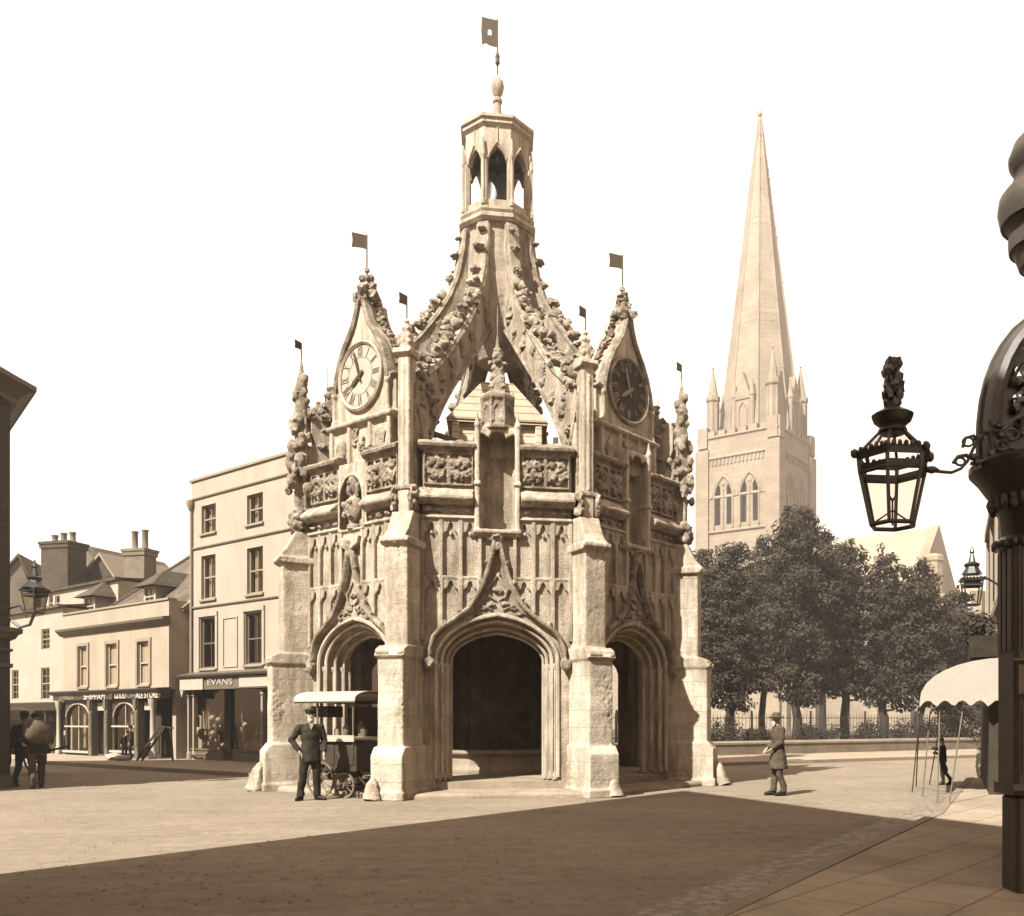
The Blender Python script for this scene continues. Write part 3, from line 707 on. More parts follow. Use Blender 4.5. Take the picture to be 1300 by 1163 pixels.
# inside: vault, column, bench, floor, step
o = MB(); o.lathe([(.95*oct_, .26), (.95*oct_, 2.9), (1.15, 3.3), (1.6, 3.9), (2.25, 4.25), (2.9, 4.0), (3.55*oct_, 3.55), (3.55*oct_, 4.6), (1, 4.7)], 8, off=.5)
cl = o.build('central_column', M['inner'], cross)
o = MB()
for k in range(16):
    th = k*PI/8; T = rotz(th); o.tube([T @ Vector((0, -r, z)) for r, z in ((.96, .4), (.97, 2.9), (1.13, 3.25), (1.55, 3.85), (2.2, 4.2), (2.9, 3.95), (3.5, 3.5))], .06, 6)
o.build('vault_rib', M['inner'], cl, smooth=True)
o = MB(); o.lathe([(1.60*oct_, .26), (1.60*oct_, .36), (1.52*oct_, .42), (1.50*oct_, .66), (1.62*oct_, .70), (1.62*oct_, .78), (1.5*oct_, .79), (.9, .79)], 8, off=.5)
weather(o.build('stone_bench', M['floorstone'], cross), .03, .008)
o = MB(); o.lathe([(4.0*oct_, .05), (4.0*oct_, .27), (.8, .275)], 8, off=.5); o.build('paved_floor', M['floorstone'], cross)
o = MB(); o.lathe([(4.75*oct_, -.05), (4.75*oct_, .08), (4.68*oct_, .11), (3.9*oct_, .13)], 8, off=.5); weather(o.build('plinth_step', M['floorstone'], cross), .03, .015, .004)
# bust in the left niche: a thing of its own
T = rotz(-PI/4)
b = MB(); B0 = Vector((0, -A+.0, 5.32))
b.lathe([(.13, 0), (.13, .06), (.09, .1), (.1, .16)], 12, B0)
b.lathe([(.1, .14), (.2, .24), (.25, .36), (.22, .5), (.12, .58), (.075, .62), (.07, .68)], 14, B0, sy=.62)
b.lathe([(.06, .66), (.1, .72), (.115, .8), (.115, .88), (.09, .96), (.03, 1.0)], 14, B0)
b.lump(B0+Vector((.0, -.12, .83)), .035, (.8, 1, 1.2)); b.lump(B0+Vector((0, -.1, .72)), .05, (.8, .8, 1.3))
for s in (-1, 1): b.lump(B0+Vector((s*.12, .0, .72)), .075, (.8, .9, 1.8), .6)
for k in range(6): b.lump(B0+Vector((random.uniform(-.12, .12), -.14, random.uniform(.22, .5))), .05, (1.2, .7, 1), .8)
bo = b.build('portrait_bust', M['carved'], None, smooth=True); bo.rotation_euler = (0, 0, -PI/4); bo.data.transform(Matrix.Translation(B0) @ Matrix.Scale(1.1, 4) @ Matrix.Translation(-B0))
props(bo, 'weathered stone bust of a long-haired man in the round-headed niche below the pale clock', 'bust')
# guard stones at the feet of the piers
def guard(loc, rz, s, lab):
    g = MB(); prof = [(.24, 0), (.22, .18), (.16, .42), (.07, .58), (.02, .62)]
    g.lathe(prof, 10, sx=1.0, sy=.8); o = weather(g.build('guard_stone', M['ashlar'], None, smooth=True), .03, .06, .01, 2.5)
    o.location = loc; o.rotation_euler = (R(-16), 0, rz); o.scale = (s, s, s); props(o, lab, 'guard stone', 'guard stones at the pier feet'); return o
def pp(k, r): th = PI/8+k*PI/4; return Vector((math.sin(th)*r, -math.cos(th)*r, 0))
guard(pp(6, 5.42), R(-67), 1.0, 'pale guard stone at the foot of the left-hand pier, behind the bearded man')
guard(pp(1, 5.42), R(67), .95, 'pale guard stone at the foot of the right-hand pier, nearest the man in smock')
guard(pp(7, 5.27)+Vector((-.26, .0, 0)), R(-22), .7, 'small guard stone on the left corner of the pier beside the food cart')
guard(pp(7, 5.27)+Vector((.22, .08, 0)), R(-22), .62, 'small guard stone on the right corner of the pier beside the food cart')
guard(pp(0, 5.3)+Vector((.2, .1, 0)), R(22), .66, 'small guard stone at the front pier right of the large middle arch')
# ================================================================ SETTING
def slab(mb, pts, z0, z1, off=0.0, off1=None):
    """extrude a CCW convex footprint, optionally offset outward"""
    def offs(d):
        n = len(pts); out = []
        for i in range(n):
            p0 = Vector(pts[i-1]); p1 = Vector(pts[i]); p2 = Vector(pts[(i+1) % n])
            a = (p1-p0).normalized(); b = (p2-p1).normalized(); na = Vector((a.y, -a.x)); nb = Vector((b.y, -b.x))
            m = (na+nb); m = m/max(m.dot(na), .2); out.append(p1+m*d)
        return out
    A0 = offs(off); A1 = offs(off if off1 is None else off1); n = len(pts)
    mb.add([(p.x, p.y, z0) for p in A0]+[(p.x, p.y, z1) for p in A1], [list(range(n))[::-1], [n+i for i in range(n)]]+[[i, (i+1) % n, n+(i+1) % n, n+i] for i in range(n)])
def sheet(name, pts, z, m, kind='structure', thick=0):
    g = MB(); n = len(pts)
    if thick:
        g.add([(p[0], p[1], z) for p in pts]+[(p[0], p[1], z-thick) for p in pts], [list(range(n)), [2*n-1-i for i in range(n)]]+[[i, (i+1) % n, n+(i+1) % n, n+i] for i in range(n)])
    else: g.add([(p[0], p[1], z) for p in pts], [list(range(n))])
    return props(g.build(name, m), kind=kind)
gm = MB(); gm.add([(-600,-300,0),(700,-300,0),(700,900,0),(-600,900,0)], [(0,1,2,3)]); props(gm.build('ground', M['road']), kind='structure')

def text(s, size, parent, loc, m, name='lettering', ext=.006, w=None, rot=(PI/2, 0, 0)):
    cu = bpy.data.curves.new('t', 'FONT'); cu.body = s; cu.size = size; cu.extrude = ext; cu.align_x = 'CENTER'; cu.align_y = 'CENTER'
    o = bpy.data.objects.new('t', cu); C.objects.link(o); bpy.context.view_layer.update()
    me = bpy.data.meshes.new_from_object(o.evaluated_get(bpy.context.evaluated_depsgraph_get())); bpy.data.objects.remove(o)
    q = bpy.data.objects.new(name, me); C.objects.link(q); me.materials.clear(); me.materials.append(m); q.parent = parent; q.location = loc; q.rotation_euler = rot
    if w:
        xs = [v.co.x for v in me.vertices]; q.scale = (w/(max(xs)-min(xs)), 1, 1)
    return q
def sash(parent, u0, u1, z0, z1, y=0.0, fr=M['paintlite'], cur=0, rows=2, cols=2, arch_=None, sill=True, deep=.14):
    """sash window set into an opening of the wall whose face is at y"""
    f = MB(); t = .05; yy = y+deep
    f.box(u0, u0+t, yy-.04, yy+.06, z0, z1); f.box(u1-t, u1, yy-.04, yy+.06, z0, z1)
    f.box(u0+t, u1-t, yy-.04, yy+.06, z1-t, z1); f.box(u0+t, u1-t, yy-.04, yy+.06, z0, z0+t)
    zm = (z0+z1)/2; f.box(u0+t, u1-t, yy-.05, yy+.04, zm-.025, zm+.025)
    for i in range(1, cols):
        x = u0+(u1-u0)*i/cols; f.box(x-.012, x+.012, yy-.025, yy+.02, z0+t, zm-.025); f.box(x-.012, x+.012, yy-.025, yy+.02, zm+.025, z1-t)
    for h0, h1 in ((z0+t, zm-.025), (zm+.025, z1-t)):
        for i in range(1, rows):
            z = h0+(h1-h0)*i/rows
            for k in range(cols):
                a = u0+(u1-u0)*k/cols+(.012 if k else t); b = u0+(u1-u0)*(k+1)/cols-(.012 if k < cols-1 else t); f.box(a, b, yy-.022, yy+.018, z-.01, z+.01)
    o = f.build('window', fr, parent)
    g = MB(); g.box(u0+t*.6, u1-t*.6, yy-.003, yy+.003, z0+t*.6, z1-t*.6); g.build('pane', M['glass'], o)
    if sill: s = MB(); s.exx([(-y-.1, z0-.09), (-y+.07, z0-.09), (-y+.07, z0-.03), (-y-.1, z0-.0)], u0-.07, u1+.07); s.build('sill', M['trim'], o)
    if cur:
        c = MB(); n = 10
        spans = [(u0+t, u0+(u1-u0)*.36), (u1-(u1-u0)*.36, u1-t)] if cur == 1 else [(u0+t, u1-t)]
        for a, b in spans:
            vs = []
            for i in range(n+1):
                x = a+(b-a)*i/n; d = yy+(.12 if cur == 1 else .03)+.01*math.sin(i*2.3)
                vs += [(x, d, z0+t), (x, d, z1-t)]
            c.add(vs, [(2*i, 2*i+2, 2*i+3, 2*i+1) for i in range(n)])
        c.build('curtain', M['blind'] if cur == 2 else M['curtain'], o, recalc=False)
    return o
def facade(parent, name, m, u0, u1, z0, z1, holes, y0=0, th=.24, frames=True):
    w = MB(); w.prism([(u0, z0), (u1, z0), (u1, z1), (u0, z1)], y0, y0+th, holes=[[(a, c), (b, c), (b, d), (a, d)] for a, b, c, d in holes])
    return w.build(name, m, parent)

# ---------------- four-storey shop house
F4 = Fr((-10.4, 11.7), R(-45)); UL = F4.uz(243, 800)[0]; UR = UL+8.2
def r4(x0, y0, x1, y1, w=0):
    a = F4.uz(x0, y0, w); b = F4.uz(x1, y1, w); c = F4.uz(x0, y1, w); d = F4.uz(x1, y0, w); return (a[0], b[0], (b[1]+c[1])/2, (a[1]+d[1])/2)
h4 = thing('shop_house', 'tall narrow cream house of four storeys with an open lamp shop on its ground floor', 'house', F4.o, F4.th)
Z4 = F4.uz(243, 613)[1]
wins = [r4(255.8, 641, 272, 676), r4(313.5, 627, 332.5, 664), r4(255.5, 705, 271.5, 760), r4(313.5, 695, 331.5, 753), r4(254.5, 785, 273, 848), r4(311.5, 778, 332, 843)]
wins = [(a, a+.92 if i < 4 else a+1.0, c, d) for i, (a, b, c, d) in enumerate(wins)]
zf = F4.uz(250, 863)[1]
facade(h4, 'front_wall', M['stucco'], UL, UR, zf-.1, Z4, wins+[(w_[0]+3.3, w_[1]+3.3, w_[2], w_[3]) for w_ in wins[1::2]])
for i, (a, b, c, d) in enumerate(wins+[(w_[0]+3.3, w_[1]+3.3, w_[2], w_[3]) for w_ in wins[1::2]]): sash(h4, a, b, c, d, 0, fr=M['paintmid'] if i in (4, 5) else M['trim'], cur=(1, 1, 1, 1, 0, 0, 0, 0, 0)[i], rows=1 if i > 1 else 1)
m = MB(); zs = [F4.uz(250, y)[1] for y in (633, 696, 771)]
for z in zs: m.exx([(0, z-.05), (.05, z-.04), (.07, z), (.03, z+.03), (0, z+.03)], UL-.01, UR)
m.exx([(-.3, Z4), (.06, Z4), (.06, Z4+.08), (-.3, Z4+.08)], UL-.05, UR+.05)
m.build('string_mouldings', M['trim'], h4)
m = MB(); 
for a, b, c, d in wins[4:]:
    for q in ((a-.14, a-.02), (b+.02, b+.14)): m.box(q[0], q[1], -.05, .0, c-.05, d+.05)
    m.box(a-.14, b+.14, -.06, 0, d+.06, d+.2)
pa = r4(284.5, 783, 301, 847); m.box(pa[0]-.05, pa[0], -.035, 0, pa[2], pa[3]); m.box(pa[1], pa[1]+.05, -.035, 0, pa[2], pa[3]); m.box(pa[0], pa[1], -.03, 0, pa[3]-.05, pa[3]); m.box(pa[0], pa[1], -.03, 0, pa[2], pa[2]+.05)
m.build('window_surrounds', M['stucco'], h4)
m = MB(); m.box(UL, UL+.25, .24, 8, 0, Z4); m.box(UR-.25, UR, .24, 8, 0, Z4); m.box(UL, UR, 7.8, 8, 0, Z4); m.build('side_walls', M['stucco2'], h4)
m = MB(); m.box(UL+.2, UR-.2, .25, 7.9, Z4-.5, Z4-.35); m.build('roof', M['lead'], h4)
m = MB(); m.box(UL+.26, UR-.26, 1.3, 1.4, 0, Z4-.55)
for z in (zf+.1, zs[2], zs[1]): m.box(UL+.26, UR-.26, .25, 1.3, z-.1, z)
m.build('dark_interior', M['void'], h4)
m = MB(); m.tube([(UL+.1, -.07, zs[0]-.35), (UL+.1, -.07, zf)], .045, 8); m.lathe([(.05, 0), (.13, .2), (.13, .34), (.05, .36)], 8, (UL+.1, -.1, zs[0]-.4)); m.build('drainpipe', M['trim'], h4, smooth=True)
# ground-floor shopfront
fa = r4(229.5, 863, 333, 876, .45); fz0, fz1 = F4.uz(250, 876)[1]-.02, F4.uz(250, 862)[1]+.03
m = MB(); m.box(fa[0], UR-.4, -.45, .0, fz0, fz1); m.exx([(.4, fz1), (.58, fz1), (.62, fz1+.07), (.0, fz1+.2)], fa[0]-.05, UR-.35)
fas = m.build('fascia', M['paintmid'], h4)
u1 = F4.uz(259, 870, .45)[0]; m = MB(); m.box(fa[0]+.02, u1, -.50, -.45, fz0+.0, fz1-.03); m.box(u1+2.15, UR-2.6, -.47, -.45, fz0+.04, fz1-.05)
m.prism([(fa[0], fz0), (fa[0]+.22, fz0), (fa[0]+.11, fz0-.25)], -.48, -.3); m.build('fascia_board', M['paintlite'], fas)
text('EVANS', .27, fas, ((u1+u1+2.0)/2, -.47, (fz0+fz1)/2), M['paintlite'], w=1.5)
m = MB()
for x in (240.5, 247, 334): u = F4.uz(x, 900, .25)[0]; m.box(u-.05, u+.05, -.30, -.2, .0, fz0); m.lathe([(.1, 0), (.08, .12), (.05, .2)], 8, (u, -.25, fz0-.2)); m.lathe([(.09, .1), (.09, .3), (.05, .4)], 8, (u, -.25, 0))
m.build('shopfront_posts', M['trim'], h4)
ua, ub, uc, ud = [F4.uz(x, 950, .2)[0] for x in (243, 284, 296, 338)]
zr = F4.uz(260, 952)[1]
for a, b in ((ua, ub), (uc, ud)):
    m = MB(); m.box(a, b, -.22, .1, .1, zr); m.box(a-.02, b+.02, -.26, -.1, zr, zr+.05); m.box(a+.1, b-.1, -.25, -.22, .25, zr-.1); m.build('stall_riser', M['paintmid'], h4)
    g = MB(); g.box(a+.03, b-.03, -.165, -.155, zr+.05, fz0); g.build('shop_glass', M['glass'], h4)
# hanging goods in the shop windows
def ballshade(mb, x, y, z, r):
    mb.lathe([(r*.3, -r*.9), (r*.9, -r*.35), (r, 0), (r*.85, r*.45), (r*.35, r*.95)], 12, (x, y, z))
lamps = thing('shop_lamps', 'white glass oil lamps and shades displayed in the dark windows of the four-storey shop', 'lamps', F4.o, F4.th)
for (x, y, r) in ((257, 929, .17), (261, 922, .12), (274, 931, .11), (272, 912, .12), (280, 914, .10), (258, 939, .07), (265, 938, .09), (309, 931, .11), (326, 933, .1), (333, 931, .11), (319, 948, .07), (334, 949, .08), (278, 946, .08), (307, 920, .09)):
    u, z = F4.uz(x, y, -.3); b = MB(); ballshade(b, u, .15+random.random()*.3, z, r); b.tube([(u, .3, z+r), (u, .3, z+r+.3)], .01, 5); b.lathe([(.05, -r*2.4), (.03, -r*1.6), (.05, -r*.9)], 8, (u, .3, z)); b.build('lamp_shade', M['canvas'], lamps, smooth=True)
b = MB()
for x in (261, 267): u, z = F4.uz(x, 905, -.3); b.prism([(u-.05, z+.2), (u+.05, z+.2), (u+.13, z-.55), (u-.13, z-.55)], .2, .3)
b.build('hanging_shade', M['curtain'], lamps)

# ---------------- low shop in front
FS = Fr(P(214.5, 900, 31.17).xy, R(-45)); 
S = lambda x, y, w=0: FS.uz(x, y, w)
sl_, sr_ = S(80, 900)[0], S(214.5, 900)[0]
sh = thing('low_shop', 'low cream shop with two arched display windows, lettered fascia and tiled roof with dormers', 'shop', FS.o, FS.th)
zt, zc, zb = S(150, 771)[1], S(150, 795)[1], S(150, 877)[1]
sw = []
for x0, x1, y0, y1 in ((100, 111.5, 821, 872), (136, 149.5, 818, 871), (175.5, 190, 815, 869)):
    a, b = S(x0, 850)[0], S(x1, 850)[0]; sw.append((a, b, S(x0, y1)[1], S(x0, y0)[1]))
facade(sh, 'front_wall', M['stucco2'], sl_, sr_, zb, zt, sw)
for a, b, c, d in sw: sash(sh, a, b, c, d, 0, fr=M['paintlite'], cur=2, rows=1, cols=1, deep=.1)
m = MB()
for a, b, c, d in sw:
    m.box(a-.14, a-.003, -.05, .0, c, d+.12); m.box(b+.003, b+.14, -.05, .0, c, d+.12); m.box(a-.003, b+.003, -.05, 0, d+.003, d+.12)
m.build('window_surrounds', M['trim'], sh)
m = MB(); m.exx([(0, zc-.16), (.08, zc-.14), (.24, zc+.02), (.26, zc+.1), (0, zc+.14)], sl_-.1, sr_+.1); m.build('cornice', M['paintmid'], sh)
m = MB(); m.exx([(-.26, zt), (.05, zt), (.05, zt+.07), (-.26, zt+.07)], sl_-.02, sr_+.02); m.build('parapet_coping', M['trim'], sh)
m = MB(); print('GAP', (F4.o-FS.o).dot(FS.n), (F4.W(UL)-FS.o).dot(FS.u)-sr_); m.box(sr_-.24, sr_, .24, 7.0, 0, zt+.0); m.box(sl_, sl_+.24, .24, 7, 0, zt); m.box(sl_, sr_, 6.8, 7, 0, zt); 
m.prism([(-.4, zt-.25), (-7, zt-.25), (-3.7, zt+2.6)], -sr_-.09, -sr_+.15, T=Matrix(((0, -1, 0, 0), (-1, 0, 0, 0), (0, 0, 1, 0), (0, 0, 0, 1))))
m.build('side_walls', M['stucco2'], sh)
# tiled roof, hipped at the left
m = MB(); e = zt-.25; rz_ = e+2.9; ul = sl_+1.2
m.add([(ul, .45, e), (sr_+.1, .45, e), (sr_+.1, 3.7, rz_), (ul+1.9, 3.7, rz_), (ul, 7, e), (sr_+.1, 7, e), (ul, .45, e-.1), (sr_+.1, .45, e-.1), (ul, 7, e-.1), (sr_+.1, 7, e-.1)],
      [(0, 1, 2, 3), (0, 3, 4), (3, 2, 5, 4), (1, 5, 2), (6, 8, 9, 7), (0, 6, 7, 1), (4, 5, 9, 8), (0, 4, 8, 6), (1, 7, 9, 5)])
rf = m.build('roof', M['tile'], sh)
m = MB(); m.tube([(ul+1.9, 3.7, rz_+.02), (sr_+.1, 3.7, rz_+.02)], .09, 8); m.tube([(ul, .45, e), (ul+1.9, 3.7, rz_+.02)], .08, 8); m.build('ridge_tiles', M['tiledark'], rf, smooth=True)
for x0, x1 in ((110, 124), (186, 201)):
    a, b = S(x0, 760, -1.1)[0], S(x1, 760, -1.1)[0]; y = 1.0; z0_ = e+.3; d = MB(); cx = (a+b)/2
    d.box(a, a+.08, y, y+1.6, z0_, z0_+.85); d.box(b-.08, b, y, y+1.6, z0_, z0_+.85); d.box(a+.08, b-.08, y+.3, y+.4, z0_, z0_+.85)
    dd = d.build('dormer', M['paintlite'], sh)
    d = MB(); o_ = .3; d.add([(a-o_, y-o_, z0_+.8), (b+o_, y-o_, z0_+.8), (b+o_, y+2.4, z0_+.8), (a-o_, y+2.4, z0_+.8), (cx-.12, y+.5, z0_+1.45), (cx+.12, y+.5, z0_+1.45), (cx+.12, y+2.9, z0_+1.45), (cx-.12, y+2.9, z0_+1.45)], [(0, 1, 5, 4), (1, 2, 6, 5), (2, 3, 7, 6), (3, 0, 4, 7), (4, 5, 6, 7), (0, 3, 2, 1)])
    d.build('dormer_roof', M['tiledark'], dd); sash(dd, a+.08, b-.08, z0_+.05, z0_+.8, y-.1, cur=2, rows=1, cols=2, sill=False)
# shopfront
m = MB(); z1 = zb; z0 = S(150, 888)[1]; m.box(sl_-.02, sr_+.12, -.35, 0, z0, z1-.12); m.exx([(0, z1-.12), (.4, z1-.12), (.5, z1-.02), (.5, z1+.03), (0, z1+.06)], sl_-.1, sr_+.15)
fs = m.build('fascia', M['paintdark'], sh); mid = S(156, 880)[0]
m = MB(); m.box(mid-.12, mid+.12, -.42, -.35, z0-.02, z1-.12); m.build('fascia_bracket', M['paintdark'], fs)
text('CHARLES', .22, fs, (S(97, 880)[0], -.36, (z0+z1)/2-.06), M['trim'], w=1.2); text('SHIPPAM', .3, fs, (S(133, 880)[0], -.36, (z0+z1)/2-.06), M['blind'], w=1.7, ext=.012)
text('GOOD', .27, fs, (S(166, 880)[0], -.36, (z0+z1)/2-.06), M['blind'], w=.85, ext=.012); text('CAFE', .2, fs, (S(181, 880)[0], -.36, (z0+z1)/2-.06), M['trim'], w=.7); text('ALE STORE', .3, fs, (S(200, 880)[0], -.36, (z0+z1)/2-.06), M['blind'], w=1.55, ext=.012)
def colm(x, mt, r=.07):
    u = S(x, 920)[0]; c = MB(); c.lathe([(r*1.5, .1), (r*1.5, .35), (r, .42), (r*.9, z0-.35), (r*1.4, z0-.25), (r*1.7, z0-.02)], 10, (u, -.28, 0)); return c.build('shop_column', mt, sh, smooth=True)
colm(84.5, M['paintlite'], .075); colm(204.5, M['paintlite'], .09); 
for x in (125, 145, 183.5): u = S(x, 920)[0]; c = MB(); c.box(u-.12, u+.12, -.3, -.05, .1, z0-.0); c.box(u-.1, u+.1, -.36, -.3, z0-.35, z0-.02); c.box(u-.08, u+.08, -.32, -.3, .5, z0-.5); c.build('shop_pilaster', M['paintmid'], sh)
for x0, x1 in ((90, 122), (150, 181)):
    a, b = S(x0, 940)[0], S(x1, 940)[0]; zi, zm_, ztp = S(x0, 952)[1], S(x0, 922)[1], z0-.12
    w_ = MB(); hw = (b-a)/2-.1; cx = (a+b)/2; hole = [(cx-hw, zi)]+arch(hw, ztp-.55, .5, n=12, x0=cx, point=.05)+[(cx+hw, zi)]
    w_.prism([(a-.05, .1), (b+.05, .1), (b+.05, ztp+.1), (a-.05, ztp+.1)], -.18, -.05, holes=[hole]); fr_ = w_.build('display_window', M['paintdark'], sh)
    w_ = MB(); w_.box(cx-hw, cx+hw, -.12, -.112, zi, ztp-.05); w_.build('pane', M['glass'], fr_)
    w_ = MB(); w_.box(cx-hw-.1, cx+hw+.1, -.24, -.16, zm_-.03, zm_+.03); w_.box(cx-hw-.15, cx+hw+.15, -.3, -.14, zi-.08, zi); w_.box(cx-.02, cx+.02, -.16, -.1, zi, ztp-.1)
    w_.tube([(x, -.2, z+.04) for x, z in arch(hw+.02, ztp-.55, .5, n=12, x0=cx, point=.05)], .03, 6); w_.build('glazing_bars', M['paintlite'] , fr_)
    w_ = MB(); n = 9
    for k, dx in enumerate((-.45, -.15, .12, .4)):
        u = cx+hw*dx*1.6; h = random.uniform(.5, .9)*(ztp-zi); w_.box(u-.1, u+.1, .15, .2, zi+.1, ztp-.3 if k % 2 else zi+h)
    w_.build('display_goods', M['curtain'], fr_)
for x0, x1 in ((127.5, 143), (187, 201)):
    a, b = S(x0, 940)[0], S(x1, 940)[0]; d = MB(); d.box(a, b, .1, .16, .1, z0-.45); d.box(a+.1, b-.1, .07, .1, .3, .9); d.box(a+.08, b-.08, .085, .1, 1.0, z0-.6); dr = d.build('shop_door', M['paintdark'] if x0 < 150 else M['wooddark'], sh)
    d = MB(); d.box(a, b, -.1, -.04, z0-.4, z0-.12); d.build('fanlight_blind', M['paintlite'], dr)
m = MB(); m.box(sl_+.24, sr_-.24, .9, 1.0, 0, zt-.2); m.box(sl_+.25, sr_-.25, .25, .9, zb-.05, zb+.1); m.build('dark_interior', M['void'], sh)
# dark box sign on the side wall of the low shop
m = MB(); m.box(sr_+.0, sr_+.3, .6, 1.3, 2.0, 2.5); m.build('side_hood', M['wooddark'], sh)

# ---------------- white house and roofs behind
FW = Fr(P(80, 900, 36.3).xy, R(-45)); Wz = lambda x, y, w=0: FW.uz(x, y, w)
wh = thing('white_house', 'plain whitewashed house with small windows left of the low cream shop', 'house', FW.o, FW.th)
wl, wr, ztw, zbw = -13.0, 0.0, Wz(50, 776)[1], Wz(50, 893)[1]
hs = []
for x0, x1, y0, y1 in ((15, 23.5, 851, 888), (52, 63, 848, 888), (52.5, 63, 799, 825), (-40, -30, 850, 888)):
    hs.append((Wz(x0, 850)[0], Wz(x1, 850)[0], Wz(x0, y1)[1], Wz(x0, y0)[1]))
facade(wh, 'front_wall', M['whitewash'], wl, wr, zbw, ztw, hs)
for a, b, c, d in hs: sash(wh, a, b, c, d, 0, fr=M['trim'], cur=0, rows=2, cols=2, deep=.08, sill=False)
m = MB(); m.box(wl, wl+.2, .24, 6, 0, ztw); m.box(wl, wr, 5.8, 6, 0, ztw); m.box(wr-.2, wr, .24, 6, 0, ztw); m.build('side_walls', M['whitewash'], wh)
m = MB(); m.exx([(-.1, ztw), (.2, ztw), (.22, ztw+.1), (-.1, ztw+.12)], wl-.1, wr+.1); m.prism([(-.1, ztw+.1), (3, ztw+.55), (6.1, ztw+.1)], -wr, -wl, T=Matrix(((0, -1, 0, 0), (1, 0, 0, 0), (0, 0, 1, 0), (0, 0, 0, 1)))); m.build('roof', M['tile'], wh)
m = MB(); m.exx([(0, zbw-.3), (.2, zbw-.3), (.3, zbw-.05), (.32, zbw), (0, zbw+.05)], wl, wr-.02); m.build('fascia', M['paintdark'], wh)
m = MB()
for x in (15, 38, 60, 77): u = Wz(x, 920)[0]; m.box(u-.07, u+.07, -.08, .05, .1, zbw-.3)
m.box(wl, wr-.1, -.04, .04, .1, .75); m.build('shopfront_posts', M['wooddark'], wh)
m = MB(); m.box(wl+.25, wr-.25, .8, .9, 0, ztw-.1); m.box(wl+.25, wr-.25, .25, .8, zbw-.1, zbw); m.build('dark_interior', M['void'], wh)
for k in range(10):
    x, y = random.uniform(45, 76), random.uniform(905, 950); u, z = Wz(x, y); g = MB(); g.box(u-.08, u+.08, .3, .42, z, z+.18); q = g.build('shelf_goods', M['curtain'] if k % 3 == 0 else M['trim'], wh)
# pale building behind with its gutter
FB = Fr(P(100, 900, 39).xy, R(-45)); Bz = lambda x, y, w=0: FB.uz(x, y, w)
bb = thing('rear_house', 'pale rendered house rising behind the white house and low shop, under a thin gutter', 'house', FB.o, FB.th)
bl, br_, zbt = Bz(58, 800)[0], Bz(150, 800)[0], Bz(95, 747)[1]
hs = [(Bz(a, 760)[0], Bz(b, 760)[0], Bz(a, 775)[1], Bz(a, 757)[1]) for a, b in ((62, 67), (70, 76))]
facade(bb, 'front_wall', M['whitewash'], bl, br_, 0, zbt, hs)
for a, b, c, d in hs: sash(bb, a, b, c, d, 0, fr=M['trim'], rows=1, cols=1, sill=False, deep=.08)
m = MB(); m.box(bl, br_, 4.8, 5, 0, zbt); m.box(bl, bl+.2, .24, 4.8, 0, zbt); m.box(br_-.2, br_, .24, 4.8, 0, zbt); m.box(bl+.2, br_-.2, .7, .8, 0, zbt-.05); m.build('side_walls', M['whitewash'], bb)
m = MB(); m.exx([(-.1, zbt), (.14, zbt), (.16, zbt+.12), (-.1, zbt+.12)], bl-.1, br_+.1); m.prism([(-.1, zbt+.1), (2.5, zbt+.35), (5.1, zbt+.1)], -br_, -bl, T=Matrix(((0, -1, 0, 0), (1, 0, 0, 0), (0, 0, 1, 0), (0, 0, 0, 1)))); m.build('roof', M['tiledark'], bb)
def pots(mb, xs, y, z, r=.16, h=.5):
    for x in xs: mb.lathe([(r, 0), (r*1.15, .04), (r*.85, .1), (r*.8, h-.1), (r, h-.06), (r, h), (r*.6, h)], 10, (x, y, z))
def chimney(lab, x0, x1, ytop, dep, n, m_, hp=.5, y0=800, thick=.9, zlow=5.0):
    F = Fr(P(x0, 900, dep).xy, R(-9-14)); u1 = F.uz(x1, 900)[0]; z = F.uz(x0, ytop)[1]
    t = thing('chimney_stack', lab, 'chimney', F.o+Vector((0, 0, 0)), F.th)
    c = MB(); c.box(0, u1, 0, thick, 0, z-.3); c.box(-.05, u1+.05, -.05, thick+.05, z-.3, z-.12); c.box(-.09, u1+.09, -.09, thick+.09, z-.12, z); c.build('stack', m_, t)
    for k in range(n): c = MB(); pots(c, [u1*(k+.5)/n], thick/2, z, .15, hp*random.uniform(.85, 1.15)); c.build('chimney_pot', M['pot'], t, smooth=True)
chimney('broad brick chimney stack with three short pots above the pale rear house', 52, 86, 688, 41, 3, M['brick'], .42, thick=1.0)
chimney('smaller brick chimney with two tall pots beside the tiled roof with dormers', 157, 183, 697, 40, 2, M['bricklite'], .95, thick=.7)
def gable(lab, x0, xp, x1, ye, yp, dep, m_, mr, ln=5, th=-23):
    F = Fr(P(x0, 900, dep).xy, R(th)); u1 = F.uz(x1, 900)[0]; up = F.uz(xp, 900)[0]; ze, zp = F.uz(x0, ye)[1], F.uz(xp, yp)[1]
    t = thing('gabled_house', lab, 'house', F.o, F.th)
    c = MB(); c.prism([(0, 0), (u1, 0), (u1, ze), (up, zp), (0, ze)], 0, ln); c.build('wall', m_, t)
    c = MB()
    for (a, b) in (((-.2, ze-.12), (up, zp+.05)), ((u1+.2, ze-.12), (up, zp+.05))):
        c.prism([a, b, (b[0], b[1]+.14), (a[0], a[1]+.14)], -.15, ln+.1)
    c.build('roof', mr, t)
    return t
gable('brown brick gable rising right of the broad three-pot chimney', 89, 108, 128, 722, 697, 44, M['bricklite'], M['tile'])
gable('dark brick gable with pale verge in front of the brown gable', 104, 129, 146, 738, 707, 42, M['brick'], M['trim'])
gable('tiled roof and gable at the far left, behind the wall lantern', -12, 24, 42, 752, 708, 42, M['bricklite'], M['tile'], th=10)

